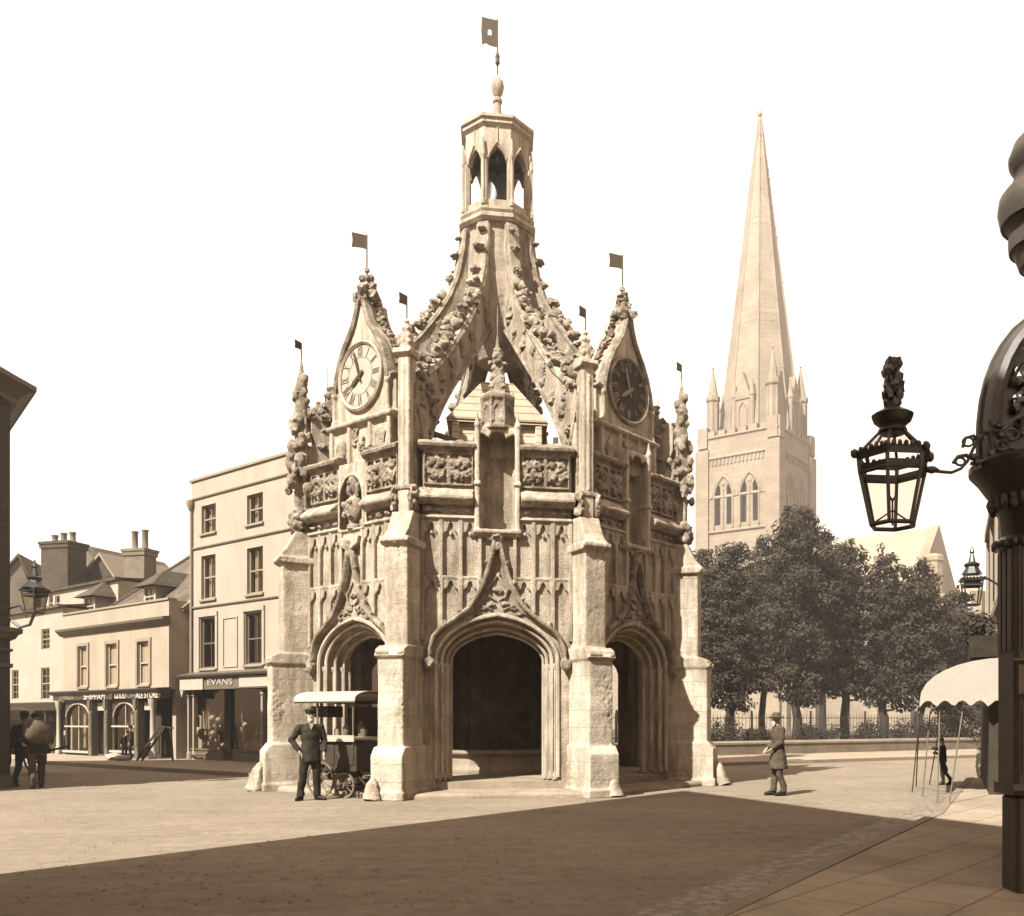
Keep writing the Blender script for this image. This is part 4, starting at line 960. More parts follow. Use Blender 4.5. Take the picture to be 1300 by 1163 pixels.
# ---------------- corner building at the left edge
cb = thing('corner_house', 'dark brick corner house with heavy cornice and hipped roof at the left edge', 'house', (0, 0, 0))
fp = [(-10.62, -1.9), (-10.4, -.4), (-13.4, 4.2), (-20, 4), (-20, -5)]
m = MB(); slab(m, fp, 3.3, 8.35); m.build('upper_wall', M['brick'], cb)
m = MB(); slab(m, fp, 0, 3.3); m.build('shop_wall', M['paintdark'], cb)
m = MB(); slab(m, fp, 8.30, 8.42, .12); slab(m, fp, 8.42, 8.62, .14, .42); slab(m, fp, 8.62, 8.72, .46); m.build('cornice', M['paintmid'], cb)
m = MB(); slab(m, fp, 8.72, 10.4, .44, -2.4); m.build('roof', M['tiledark'], cb)
m = MB(); slab(m, fp, 3.22, 3.34, .10, .16); slab(m, fp, 3.34, 3.44, .22); slab(m, fp, 2.6, 2.68, .05); slab(m, fp, 2.95, 3.0, .05); slab(m, fp, .0, .28, .06); m.build('shop_cornice', M['paintmid'], cb)
# tall houses behind the camera's left that shade the square
tb = thing('town_house', 'tall brick town house at the near left of the square, just beside the viewpoint', 'house', (0, 0, 0))
fp = [(-13.3, -21.4), (-4.0, -27), (-1.7, -22.3), (-5.2, -12.82)]
m = MB(); slab(m, fp, 0, 12.7); m.build('wall', M['brick'], tb); m = MB(); slab(m, fp, 12.7, 13.0, .0); m.build('parapet', M['trim'], tb)
F = Fr((-5.2, -12.82), math.atan2(-9.48, 3.5))
for k in range(4):
    for j in range(3):
        u = 1.2+k*2.5; q = MB(); q.box(-.55, .55, -.03, .02, 0, 1.7); q.box(-.62, .62, -.1, .02, -.12, -.03); wq = q.build('window', M['paintlite'], tb); wq.location = F.W(u, -.0, 1+j*3.3); wq.rotation_euler = (0, 0, F.th+PI)
        q = MB(); q.box(-.48, .48, -.045, -.03, .07, 1.63); q.build('pane', M['void'], wq)

# ---------------- wall lantern builder
def lantern_parts(t, s, z, n=6, r0=.175, r1=.275, hb=.42, off=0.0, top='orb'):
    """z = bottom of the glass body; n-sided tapering lantern"""
    c = MB(); P_ = lambda r, k, zz: Vector((r*s*math.cos(2*PI*(k+off)/n), r*s*math.sin(2*PI*(k+off)/n), zz))
    z1 = z+hb*s; rb = .016*s
    for k in range(n):
        c.tube([P_(r0, k, z), P_(r1, k, z1)], rb, 5); c.tube([P_(r0, k, z), P_(r0, k+1, z)], rb*1.2, 5); c.tube([P_(r1, k, z1), P_(r1, k+1, z1)], rb*1.1, 5)
        c.tube([P_(r1, k, z1), P_(r1*1.04, k, z1+.11*s)], rb*1.1, 5); c.tube([P_(.1, k, z1+.34*s), P_(r1*.98, k, z1+.17*s)], rb*.8, 5)
    for zz, ra, rc, h in ((z1+.0, 1.0, 1.06, .055), (z1+.10*s, 1.10, 1.16, .06)):
        vs = []
        for k in range(n): vs += [P_(r1*ra, k, zz), P_(r1*rc, k, zz+h*s), P_(r1*(rc-.06), k, zz+h*s), P_(r1*(ra-.06), k, zz)]
        c.add(vs, [[4*k+j, 4*((k+1) % n)+j, 4*((k+1) % n)+(j+1) % 4, 4*k+(j+1) % 4] for k in range(n) for j in range(4)])
    for k in range(n):
        p = P_(r1*1.18, k, z1+.15*s); c.lump(p, .03*s, (1, 1, 1.3), .3)
        for q in range(1, 6): c.lump(P_(r1*1.14, k, z1+.17*s).lerp(P_(r1*1.14, k+1, z1+.17*s), q/6), .018*s, (1, 1, 1.5), .3)
    fr = c.build('lantern_frame', M['iron'], t)
    g = MB(); vs = [P_(r0, k, z) for k in range(n)]+[P_(r1, k, z1) for k in range(n)]; g.add(vs, [[k, (k+1) % n, n+(k+1) % n, n+k] for k in range(n)])
    vs = [P_(r1*1.0, k, z1+.16*s) for k in range(n)]+[P_(.1, k, z1+.34*s) for k in range(n)]; g.add(vs, [[k, (k+1) % n, n+(k+1) % n, n+k] for k in range(n)])
    g.build('lantern_glass', M['glass'], fr, recalc=False)
    h = MB(); zt_ = z1+.34*s
    h.lathe([(.10*s, -.02*s), (.12*s, 0), (.10*s, .04*s), (.15*s, .08*s), (.17*s, .13*s), (.10*s, .17*s), (.06*s, .19*s), (.06*s, .24*s), (.03*s, .27*s)], 12, (0, 0, zt_)); h.build('lantern_cap', M['iron'], t, smooth=True)
    b = MB(); b.tube([(0, 0, z), (0, 0, z+.2*s)], .008*s, 6); b.tube([(-r0*s, 0, z), (0, 0, z+.12*s), (r0*s, 0, z)], .008*s, 5); b.tube([(0, 0, z+.2*s), (-.03*s, 0, z+.24*s)], .01*s, 6); b.tube([(0, 0, z+.2*s), (.03*s, 0, z+.24*s)], .01*s, 6); b.build('gas_burner', M['iron'], t)
    return zt_+.27*s
# large bracket lantern at the right
LD = 7.35; k7 = LD/FPX; L0 = P(1133, 912, LD); L0.z = 0
lampR = thing('bracket_lantern', 'large six-sided iron gas lantern with crown finial on a scrolled bracket at the right', 'street lamp', L0, -PSI)
zb_ = 1.5+(912-667)*k7; s_ = 1.0
zt2 = lantern_parts(lampR, 1.0, zb_, 6, .178, .272, .415, off=.12)
c = MB()
for z, r, q in ((.03, .05, 0), (.09, .07, 0), (.16, .065, .02), (.22, .055, .04), (.29, .05, -.03), (.34, .045, .02)):
    for k in range(4): c.lump((r*.7*math.cos(k*1.57+z*9)+q*.4, r*.7*math.sin(k*1.57+z*9), zt2-.07+z), .038, (1, 1, 1.5), .7)
c.build('crown_finial', M['iron'], lampR, smooth=True)
def lx(x): return (x-1133)*k7
def lz(y): return 1.5+(912-y)*k7
c = MB()
def cr(pts, r): c.tube([(lx(x), 0, lz(y)) for x, y in pts], r, 6)
def circ(x, y, r, w): c.tube([(lx(x)+r*k7*math.cos(a*PI/6), 0, lz(y)+r*k7*.8*math.sin(a*PI/6)) for a in range(13)], w, 6, caps=False)
cr([(1172, 592), (1180, 597), (1195, 599), (1208, 600), (1220, 595), (1228, 586), (1234, 573), (1240, 560), (1250, 549), (1262, 545), (1282, 556)], .014)
cr([(1210, 588), (1216, 580), (1226, 578), (1238, 584), (1240, 590), (1232, 588)], .017); cr([(1222, 568), (1226, 556), (1236, 553), (1241, 562), (1235, 570)], .014)
circ(1219, 586, 6, .010); circ(1229, 561, 7, .010); circ(1272, 566, 8, .016); circ(1284, 552, 9, .014); circ(1266, 574, 5, .012); circ(1282, 575, 7, .014)
cr([(1256, 548), (1257, 562), (1262, 577), (1280, 582), (1300, 582)], .017); cr([(1256, 535), (1262, 548), (1276, 545), (1288, 532), (1300, 528)], .014)
for (x, y) in ((1250, 548), (1243, 556), (1236, 580), (1240, 588), (1258, 576), (1270, 552), (1266, 540)): c.lump((lx(x), 0, lz(y)), .028, (1.2, 1, 1), .8)
c.lump((lx(1182), 0, lz(596)), .03, (2, 1, 1), .3)
c.build('scroll_bracket', M['iron'], lampR, smooth=True)
# small lantern far right
LP = P(1234, 912, 17.6); LP.z = 0
l2 = thing('wall_lantern', 'small square gas lantern on a curved arm above the white awning at right', 'street lamp', LP, -PSI)
kz = 17.6/FPX; zz = lantern_parts(l2, .9, 1.5+(912-768)*kz, 4, .19, .26, .40, off=.4)
c = MB(); z_ = zz-.32; c.lathe([(.2, 0), (.13, .12), (.07, .25), (.03, .4), (.05, .43), (.01, .55)], 8, (0, 0, z_)); c.build('spire_cap', M['iron'], l2)
c = MB(); c.tube([(.1, 0, z_-.1), (.3, 0, z_-.08), (.5, 0, z_-.2), (.62, 0, z_-.6), (.64, 0, z_-1.2)], .022, 6); c.build('arm', M['iron'], l2, smooth=True)
# lantern on the left corner house
LP = P(44, 912, 18.9); LP.z = 0; kz = 18.9/FPX
l3 = thing('wall_lantern', 'gas lantern with pointed cap on a bracket from the left corner house', 'street lamp', LP, -PSI)
zz = lantern_parts(l3, .82, 1.5+(912-778)*kz, 4, .19, .27, .42, off=.35)
c = MB(); z_ = zz-.34; c.lathe([(.25, 0), (.13, .12), (.08, .25), (.04, .42), (.06, .45), (.01, .6)], 8, (0, 0, z_)); c.build('spire_cap', M['iron'], l3)
c = MB(); zl = 1.5+(912-778)*kz; c.tube([(0, 0, zl), (-.1, 0, zl-.25), (-.3, 0, zl-.3), (-.62, .1, zl-.1)], .03, 6); c.tube([(-.15, 0, zl-.1), (-.3, 0, zl+.15), (-.6, .1, zl+.1)], .022, 6); c.build('bracket', M['iron'], l3, smooth=True)

# ---------------- cathedral
d0 = 120.0
def camv(l, d): return RGT*l+FWD*d
Kp = CAM+camv(17.9, d0); Kp.z = 0
el = Vector((-.839, .545)); er = Vector((.545, .839)); aw = math.atan2(*(reversed((RGT*(.839)+FWD*(-.545)).xy)))   # facade direction, left to right
cat = thing('cathedral', 'pale cathedral with square belfry tower, corner pinnacles and tall octagonal spire behind the trees', 'cathedral', Kp, aw)
# local frame: origin = near corner, x toward the right along the lit face (so the lit face spans x -W..0), +y away
W_ = 12.0; q = 120/FPX; zz = lambda y, d=123: 1.5+(CY-y)*d/FPX
zp, zl0, zw0, zw1, zbel = zz(548), zz(567), zz(668), zz(602), zz(690)
o = MB()
holes = []
for c_ in (-8.1, -4.15):
    for s in (-1, 1): holes.append(archpoly(.48, zw1-1.6, 1.1, zw0+.5, x0=c_+s*.95, n=8, point=.7))
o.prism([(-W_, 0), (0, 0), (0, zp), (-W_, zp)], 0, .9, holes=holes)
o.box(-.9, 0, .9, W_, 0, zp-.004); o.box(-W_, -W_+.9, .9, W_, 0, zp-.004); o.box(-W_+.9, -.9, W_-.9, W_, 0, zp-.004); o.box(-W_+.9, -.9, .9, W_-.9, zp-1.6, zp-1.2)
tw = o.build('tower', M['cath'], cat)
o = MB(); o.box(-W_+.95, -.95, .95, 1.4, zw0-3, zp-2); o.build('belfry_louvres', M['void'], tw)
o = MB()
for T, cs in ((IDM, (-8.1, -4.15)), (trans(0, 0, 0) @ rotz(PI/2), (4.0, 7.6))):
    for c_ in cs:
        hw = 1.72 if cs[0] < 0 else 1.45
        for k, (h_, r_) in enumerate(((hw, .16), (hw-.28, .12))):
            a_ = archpoly(h_, zw1-2.6, 2.7, zw0 if k else zw1-2.7, x0=c_, n=12, point=.45); o.tube([T @ Vector((x, -.06, z)) for x, z in a_], r_, 6)
        for s in (-1, 0, 1): o.tube([T @ Vector((c_+s*(hw*.82), -.1, zw0)), T @ Vector((c_+s*(hw*.82), -.1, zw1-1.7))], .12, 6)
        if cs[0] > 0:
            for s in (-1, 1): o.tube([T @ Vector((x, -.05, z)) for x, z in archpoly(hw*.36, zw1-2.2, 1.2, zw0, x0=c_+s*hw*.42, n=8, point=.6)], .1, 5)
        o.lump(T @ Vector((c_, -.02, zw1-.95)), .3, (1, .4, 1), .2)
    lo, hi = (-W_-.15, .15) if cs[0] < 0 else (.0, W_+.1)
    for z, pr in ((zl0-1.0, .22), (zw1-2.7, .12), (zw0-.4, .25), (zp-.15, .2)): o.exx([(-.05, z-.2), (pr, z-.1), (pr, z+.05), (-.05, z+.25)], lo, hi, T=T)
    for k in range(20): x = lo+.6+k*(hi-lo-1.2)/19; o.box(x-.12, x+.12, -.16, .02, zl0-2.0, zl0-1.25, T=T)
o.build('belfry_mouldings', M['cath'], tw)
o = MB()
for T, lo, hi in ((IDM, -W_, 0), (rotz(PI/2), 0, W_)):
    n = 6
    for k in range(n): x = lo+1.2+(hi-lo-2.4)*(k+.5)/n; o.box(x-.52, x+.52, -.05, .5, zp, zp+.75, T=T)
    o.box(lo, lo+1.5, -.3, 1.0, zp-1.5, zp+1.3, T=T); o.box(hi-1.5, hi, -.25, 1.0, zp-1.5, zp+1.3, T=T)
    for x in (lo+.7, hi-.7): o.box(x-1.0, x+1.0, -.35, .3, 0, zp-1.8, T=T)
o.build('battlements', M['cath'], tw)
cx, cy = -W_/2+.5, W_/2; zs0, zap = zp-1, 1.5+(912-146)*128.5/FPX
o = MB(); c8 = 1/math.cos(PI/8); R0 = 5.35
o.lathe([(R0*c8, zs0), (R0*c8*.99, zs0+1), (.16, zap-.6), (.35, zap-.4), (.3, zap+.1), (.05, zap+.6)], 8, (cx, cy, 0), .5)
sp_ = o.build('spire', M['cath'], cat)
o = MB()
for zb2, zt3 in ((zz(420, 128), zz(402, 128)), (zz(292, 128), zz(275, 128))):
    for z in (zb2, (zb2+zt3)/2, zt3):
        f = (zap-z)/(zap-zs0); o.lathe([(R0*c8*f-.1, z-.2), (R0*c8*f+.1, z-.15), (R0*c8*f+.1, z+.1), (R0*c8*f-.1, z+.2)], 8, (cx, cy, 0), .5)
for k in range(8):
    a = 2*PI*(k+.5)/8; o.tube([(cx+R0*c8*math.cos(a), cy+R0*c8*math.sin(a), zs0+.5), (cx+.2*math.cos(a), cy+.2*math.sin(a), zap-.8)], [.22, .1], 6)
    for j in range(28): f = 1-j/29; z = zs0+(zap-zs0)*(j/29); o.lump((cx+(R0*c8*f+.12)*math.cos(a), cy+(R0*c8*f+.06)*math.sin(a), z+random.uniform(-.4, .4)), random.uniform(.1, .2), (1, 1, 1), .5)
o.build('spire_bands', M['cath'], sp_)
def turret(x, y, z0_, h, r, lab='pinnacle'):
    o = MB(); o.lathe([(r, z0_), (r, z0_+h*.55), (r*1.25, z0_+h*.57), (r*1.25, z0_+h*.62), (r*.9, z0_+h*.63), (.08, z0_+h*.97), (.2, z0_+h*.98), (.02, z0_+h)], 8, (x, y, 0), .5)
    for k in range(8): a = PI/4*k+PI/8; o.tube([(x+r*math.cos(a), y+r*math.sin(a), z0_), (x+r*math.cos(a), y+r*math.sin(a), z0_+h*.55)], r*.12, 5)
    return o.build(lab, M['cath'], sp_)
for x, y, h, r in ((-W_+1.5, 1.5, 11.2, .8), (-1.4, 1.4, 12.2, .85), (-W_+1.4, W_-1.5, 11.2, .8), (-1.3, W_-1.5, 12.4, .85)): turret(x, y, zp-1.0, h, r)
for k in range(4):   # gabled lucarnes on the cardinal faces
    T = trans(cx, cy, 0) @ rotz(k*PI/2); o = MB()
    o.box(-1.0, 1.0, -5.3, -3.6, zp-1, zp+4.6, T=T); o.prism([(-1.25, zp+4.6), (1.25, zp+4.6), (0, zp+8.3)], -5.45, -3.0, T=T)
    o.tube([T @ Vector((x, -5.35, z)) for x, z in archpoly(.6, zp+3.2, 1.0, zp, n=8, point=.6)], .13, 6)
    for s in (-1, 1): o.lathe([(.35, zp-.5), (.35, zp+4.8), (.45, zp+5), (.05, zp+7.4)], 8, tuple((T @ Vector((s*1.35, -5.2, 0)))), .5)
    o.build('lucarne', M['cath'], sp_)
# nave / transept roof right of the tower
o = MB(); zr0 = zz(668, 118)
def cw(px, dep): p = P(px, 900, dep); p.z = 0; return cat.matrix_basis.inverted() @ p if False else p
na = MB(); a, b = P(985, 0, 122), P(1163, 0, 110); hdv = (b-a).xy.normalized(); nn = Vector((-hdv.y, hdv.x))
def w3(u, v, z): return (a.x+hdv.x*u+nn.x*v, a.y+hdv.y*u+nn.y*v, z)
Lr = (b-a).xy.length; ze_ = zz(740, 112); zr_ = zz(664, 112)
na.add([w3(-30, 0, 0), w3(Lr, 0, 0), w3(Lr, 12, 0), w3(-30, 12, 0), w3(-30, 0, ze_), w3(Lr, 0, ze_), w3(Lr, 12, ze_), w3(-30, 12, ze_)], [(0,3,2,1),(0,1,5,4),(1,2,6,5),(2,3,7,6),(3,0,4,7),(4,5,6,7)])
bd = na.build('nave_wall', M['cath'], None); bd.parent = cat; bd.matrix_parent_inverse = cat.matrix_basis.inverted()
na = MB(); na.add([w3(-30, -.3, ze_), w3(Lr-.6, -.3, ze_), w3(Lr-.6, 6, zr_), w3(-30, 6, zr_), w3(-30, 12.3, ze_), w3(Lr-.6, 12.3, ze_)], [(0,1,2,3), (3,2,5,4), (0,3,4), (1,5,2), (0,4,5,1)])
r_ = na.build('nave_roof', M['cathroof'], None); r_.parent = cat; r_.matrix_parent_inverse = cat.matrix_basis.inverted()
na = MB()
def gp(v, z, t0=-.6, t1=.5): return None
vs = []; prof = [(0, 0), (12, 0), (12, ze_+.3), (6, zr_+.3), (0, ze_+.3)]
na.add([w3(Lr-.6, v, z) for v, z in prof]+[w3(Lr+.6, v, z) for v, z in prof], [[4,3,2,1,0],[5,6,7,8,9]]+[[i, (i+1) % 5, 5+(i+1) % 5, 5+i] for i in range(5)])
g_ = na.build('end_gable', M['cath'], None); g_.parent = cat; g_.matrix_parent_inverse = cat.matrix_basis.inverted()
na = MB(); p_ = P(1184, 0, 108); z_t = zz(704, 108); na.lathe([(1.15, 0), (1.15, z_t-1), (1.3, z_t-.8), (1.3, z_t-.3), (.9, z_t)], 8, (p_.x, p_.y, 0)); g_ = na.build('stair_turret', M['cath'], None); g_.parent = cat; g_.matrix_parent_inverse = cat.matrix_basis.inverted()
na = MB()
for k in range(14): 
    u = -24+k*4.2; na.box(*(0, 1, 0, 1, 0, 1), T=Matrix.Translation(w3(u, -1.2, 0)) @ Matrix(((hdv.x*1.1, nn.x*1.4, 0, 0), (hdv.y*1.1, nn.y*1.4, 0, 0), (0, 0, ze_-2, 0), (0, 0, 0, 1))))
g_ = na.build('wall_buttresses', M['cath'], None); g_.parent = cat; g_.matrix_parent_inverse = cat.matrix_basis.inverted()

# ---------------- streets and pavements
kp = []
pl = [F4.W(9, 0)[:2], F4.W(-24, 2.0)[:2]]
sheet('pavement', [F4.W(14, 3.2)[:2], F4.W(14, -.3)[:2], F4.W(-30, -.3)[:2], F4.W(-30, 4.8)[:2]][::-1], .10, M['pave'], thick=.3)
kb = MB(); kb.bar((*F4.W(14, 3.28)[:2], .03), (*F4.W(-30, 4.88)[:2], .03), .16, .16); props(kb.build('kerb', M['kerbst']), kind='structure')
e0, e1 = G(895, 973), G(1262, 961); dd_ = (e1-e0).normalized(); e0 = e0-dd_*3.5; e1 = e1+dd_*30; up = Vector((-dd_.y, dd_.x, 0))
sheet('pavement', [e0[:2], e1[:2], (e1+up*4.6)[:2], (e0+up*4.6)[:2]], .10, M['pave'], thick=.3)
kb = MB(); kb.bar((*(e0-up*.08)[:2], .03), (*(e1-up*.08)[:2], .03), .16, .16); props(kb.build('kerb', M['kerbst']), kind='structure')
sheet('lawn', [(e0+up*5.1)[:2], (e1+up*5.1)[:2], (e1+up*60)[:2], (e0+up*60)[:2]], .35, M['soil'], thick=.5)
# near right pavement and cobbled gutter
c0, c1, c2, c3, c4 = G(1040, 1110), G(1186, 1040), G(1205, 1018), G(1230, 990), G(1258, 972)
cl = [c0+(c0-c1)*1.5, c0, c1, c2, c3, c4]
rt = [Vector((2.6, -24, 0)), Vector((4.2, -16, 0)), Vector((9.4, -7, 0)), Vector((10.6, -5, 0)), Vector((13.5, 1.5, 0)), Vector((17, 9, 0))]
sv = MB(); n = len(cl); vs = [(*p[:2], .09) for p in cl]+[(p.x+5, p.y, .09) for p in rt]+[(*p[:2], -.2) for p in cl]
sv.add(vs, [[i, n+i, n+i+1, i+1] for i in range(n-1)]+[[i, i+1, 2*n+i+1, 2*n+i] for i in range(n-1)]); props(sv.build('pavement', M['flags']), kind='structure')
sv = MB(); vs = []
for i, p in enumerate(cl): wd = (.6, .6, .55, .3, .2, .15)[i]; vs += [(p.x-.02, p.y, .006), (p.x-wd, p.y+wd*.55, .006)]
sv.add(vs, [[2*i, 2*i+1, 2*i+3, 2*i+2] for i in range(n-1)]); props(sv.build('cobbled_gutter', M['cobble']), kind='structure')
kb = MB()
for i in range(n-1): kb.bar((cl[i].x+.06, cl[i].y-.02, .045), (cl[i+1].x+.06, cl[i+1].y-.02, .045), .14, .11)
props(kb.build('kerb', M['kerbst']), kind='structure')

gr_ = MB(); random.seed(4)
for k in range(2600):
    x, y = random.uniform(0, 1300), 922+random.random()**1.6*230; p = G(x, y)
    r = random.uniform(.008, .028)*(1.5 if random.random() < .06 else 1); s_v = [(p.x+r*math.cos(a)*random.uniform(.7, 1.3), p.y+r*math.sin(a)*random.uniform(.7, 1.3), .0) for a in (0, 1.3, 2.5, 3.8, 5)]
    gr_.add(s_v+[(p.x, p.y, r*.7)], [(0, 1, 5), (1, 2, 5), (2, 3, 5), (3, 4, 5), (4, 0, 5)])
props(gr_.build('road_grit', M['road'], recalc=False), kind='stuff')
# ---------------- churchyard wall, railing, shrubs
wa = e0+up*4.75; wb = e1+up*4.75; Lw = (wb-wa).length; thw = math.atan2(dd_.y, dd_.x)
cw_ = thing('churchyard_wall', 'low stone churchyard wall with coping along the far pavement', 'wall', wa, thw)
m = MB(); m.box(0, Lw, -.16, .16, 0, .50); m.build('wall', M['bricklite'], cw_); m = MB(); m.exx([(-.2, .5), (.2, .5), (.2, .57), (0, .63), (-.2, .57)], 0, Lw); m.build('coping', M['kerbst'], cw_)
rl = thing('iron_railing', 'thin iron railing with pointed bars standing on the low churchyard wall', 'railing', wa+up*.02, thw)
m = MB(); m.box(0, Lw, -.015, .015, .78, .81); m.box(0, Lw, -.015, .015, 1.5, 1.53); m.build('rail', M['iron'], rl)
m = MB(); n = int(Lw/.17)
for k in range(n): x = k*.17+.05; m.add([(x-.011, 0, .6), (x+.011, 0, .6), (x+.011, 0, 1.62), (x, 0, 1.72), (x-.011, 0, 1.62), (x, .014, .6), (x, .014, 1.62)], [(0, 1, 2, 3, 4), (0, 5, 6, 4), (1, 5, 6, 2), (4, 6, 3), (2, 3, 6)])
props(m.build('bars', M['iron'], rl, recalc=False), kind='stuff')
m = MB()
for k in range(int(Lw/3)): m.box(k*3-.03, k*3+.03, -.03, .03, .58, 1.8)
m.build('standards', M['iron'], rl)

def rv(): 
    while True:
        v = Vector((random.uniform(-1, 1), random.uniform(-1, 1), random.uniform(-1, 1)))
        if .05 < v.length < 1: return v.normalized()
def leafmesh(name, blobs, per, size, m, parent, flat=.6):
    vs = []; fs = []
    for (c, r, q) in blobs:
        for _ in range(int(per*r*r)):
            d = rv(); k = random.random()**.35
            p = c+Vector((d.x*r*q[0], d.y*r*q[1], d.z*r*q[2]))*k
            nrm = (d*1.1+rv()*.65+Vector((0, 0, flat))).normalized(); a = nrm.cross(rv()).normalized(); b = nrm.cross(a)
            s = size*random.uniform(.6, 1.35); i = len(vs)
            vs += [p-a*s, p-b*s*.55, p+a*s, p+b*s*.55]; fs.append((i, i+1, i+2, i+3))
    me = bpy.data.meshes.new(name); me.from_pydata([tuple(v) for v in vs], [], fs); me.materials.append(m)
    o = bpy.data.objects.new(name, me); C.objects.link(o); o.parent = parent; return o
def tree(px, dep, ytop, ylow, rpx, lab, seed, name='tree', tr=.2, lean=0):
    random.seed(seed); k = dep/FPX; base = P(px, 900, dep); base.z = .3; zt_ = 1.5+(CY-ytop)*k; zl = 1.5+(CY-ylow)*k; rr = rpx*k
    t = thing(name, lab, 'tree', base, 0, 'churchyard trees in full leaf')
    H = zt_-zl; zc = zl+H*.45; b = MB()
    top = Vector((lean+random.uniform(-.2, .2), random.uniform(-.2, .2), zl+H*.72-.3))
    tp = [Vector((0, 0, -.3)), Vector((0, 0, .15)), Vector((random.uniform(-.08, .08), 0, 1.2)), Vector((lean*.4+random.uniform(-.1, .1), 0, zl-.2)), Vector((lean*.7, 0, zl+H*.3)), top]
    b.tube(tp, [tr*1.5, tr*1.1, tr*.95, tr*.85, tr*.6, tr*.15], 9)
    tr_o = b.build('trunk', M['bark'], t, smooth=True)
    blobs = []; lb = MB()
    nb = 46
    for i in range(nb):
        f = (i+.5)/nb; z = zl+H*(.04+.93*f)
        w = rr*(math.sin(PI*min(1, (f*.86+.13)))**.62)*random.uniform(.78, 1.05); an = i*2.399+random.uniform(-.4, .4)
        rad = w*random.uniform(.35, .86); c = Vector((lean*f+rad*math.cos(an), rad*math.sin(an), z-.3)); r = rr*random.uniform(.24, .40)*(1.0 if f < .85 else .75)
        blobs.append((c, r, (1.25, 1.25, .62)))
        if i % 2 == 0:
            s = tp[3].lerp(tp[5], max(0, f*.9-.1)); lb.tube([s, s.lerp(c, .5)+Vector((0, 0, -.12)), c], [tr*.32, tr*.2, tr*.06], 5)
    for i in range(10):  # inner mass
        f = (i+.5)/10; blobs.append((Vector((lean*f, 0, zl+H*(.15+.65*f)-.3)), rr*.5, (1, 1, .8)))
    for i in range(16):  # wispy sprigs beyond the outline
        f = random.uniform(.1, 1.02); an = random.uniform(0, 2*PI); w = rr*(math.sin(PI*min(.98, f*.86+.13))**.62)*1.02
        blobs.append((Vector((lean*f+w*math.cos(an), w*math.sin(an), zl+H*f-.3)), rr*random.uniform(.1, .17), (1, 1, 1.1)))
    lb.build('limbs', M['bark'], t, smooth=True)
    leafmesh('crown', blobs, 700, .09, M['leaf'], t)
    return t
tree(927, 43, 688, 905, 54, 'broad dark tree nearest the right side of the stone cross', 3, 'broadleaf_tree', .24)
tree(1012, 42, 640, 900, 62, 'tallest leafy tree, its trunk bare between the man in the smock and the cross', 7, 'broadleaf_tree', .23)
tree(1073, 43.5, 688, 892, 50, 'middle tree with layered boughs, third from the stone cross', 8, 'broadleaf_tree', .22)
tree(1122, 43, 700, 905, 46, 'dense dark tree, fourth from the stone cross', 15, 'broadleaf_tree', .22)
tree(1168, 41.5, 712, 900, 50, 'leafy tree standing just left of the white awning, behind the railing', 22, 'broadleaf_tree', .2)
tree(1214, 43, 748, 912, 48, 'lowest rounded tree at the right end of the row, above the white awning', 31, 'broadleaf_tree', .18)
tree(968, 50, 690, 880, 46, 'tree set farther back between the two nearest the cross', 41, 'broadleaf_tree', .2)
tree(1045, 51, 672, 880, 44, 'tree set farther back, behind the tallest tree', 47, 'broadleaf_tree', .2)
tree(893, 46, 692, 880, 36, 'small tree half hidden behind the right pier of the cross', 53, 'broadleaf_tree', .2)
random.seed(77)
for i, (x, dep, h, rx, lab) in enumerate(((905, 39.6, 1.3, 34, 'dark shrub behind the railing beside the cross'), (955, 40, .9, 30, 'low dark shrub behind the railing left of the smock man'), (1040, 40.5, 1.1, 34, 'rounded shrub behind the railing right of the bare trunk'), (1105, 40.8, 1.2, 40, 'wide dark shrub behind the railing under the dense trees'), (1165, 41.3, 1.3, 34, 'shrub behind the railing just left of the awning poles'), (1222, 42, 1.9, 42, 'tall dark shrub behind the railing seen under the awning'), (1285, 43, 2.2, 50, 'tall shrub at the right end of the churchyard railing'))):
    p = P(x, 900, dep); p.z = .3; t = thing('shrub', lab, 'shrub', p, 0, 'shrubs behind the railing')
    bl_ = [(Vector((random.uniform(-1, 1)*rx*dep/FPX*.8, random.uniform(-.4, .4), random.uniform(.15, h*.75))), random.uniform(.3, .5)*h*.8, (1.2, 1, .9)) for _ in range(12)]
    leafmesh('foliage', bl_, 1100, .06, M['leafd'], t)
    s = MB()
    for b_ in bl_[:5]: s.tube([(b_[0].x*.6, 0, -.2), b_[0]], [.03, .01], 5)
    s.build('stems', M['bark'], t)

# ---------------- ornate shopfront at the right edge
D7 = 7.5; k7b = D7/FPX; O7 = P(1306, 912, D7); O7.z = 0
X = lambda x: (x-1306)*k7b
Z = lambda y: 1.5+(CY-y)*k7b
of = thing('ornate_shopfront', 'dark ornate shopfront with panelled column, spreading capital and carved arch at the right edge', 'shopfront', O7, -PSI)
m = MB(); m.cbox(-.165, .36, -.165, .165, 0, .88, .03); m.exx([(-.2, .88), (.19, .88), (.21, .92), (.2, .97), (-.2, .97)], -.21, .40); m.cbox(-.19, .38, -.19, .19, .97, Z(690), .035)
for s in (-.1, .0, .1): m.box(s-.035, s+.035, -.205, -.19, 1.05, 1.6)
for s in (-.1, .0, .1): m.box(s-.035, s+.035, -.205, -.19, 2.05, Z(700)); m.box(-.205, -.19, s-.035, s+.035, 2.05, Z(700))
m.build('column', M['column'], of)
m = MB(); m.lathe([(.22, Z(700)), (.26, Z(696)), (.26, Z(688)), (.22, Z(682)), (.235, Z(655)), (.26, Z(648)), (.27, Z(640)), (.33, Z(628)), (.40, Z(612)), (.47, Z(600)), (.47, Z(592)), (.42, Z(586)), (.3, Z(582))], 24)
cap = m.build('capital', M['columnd'], of, smooth=True)
m = MB()
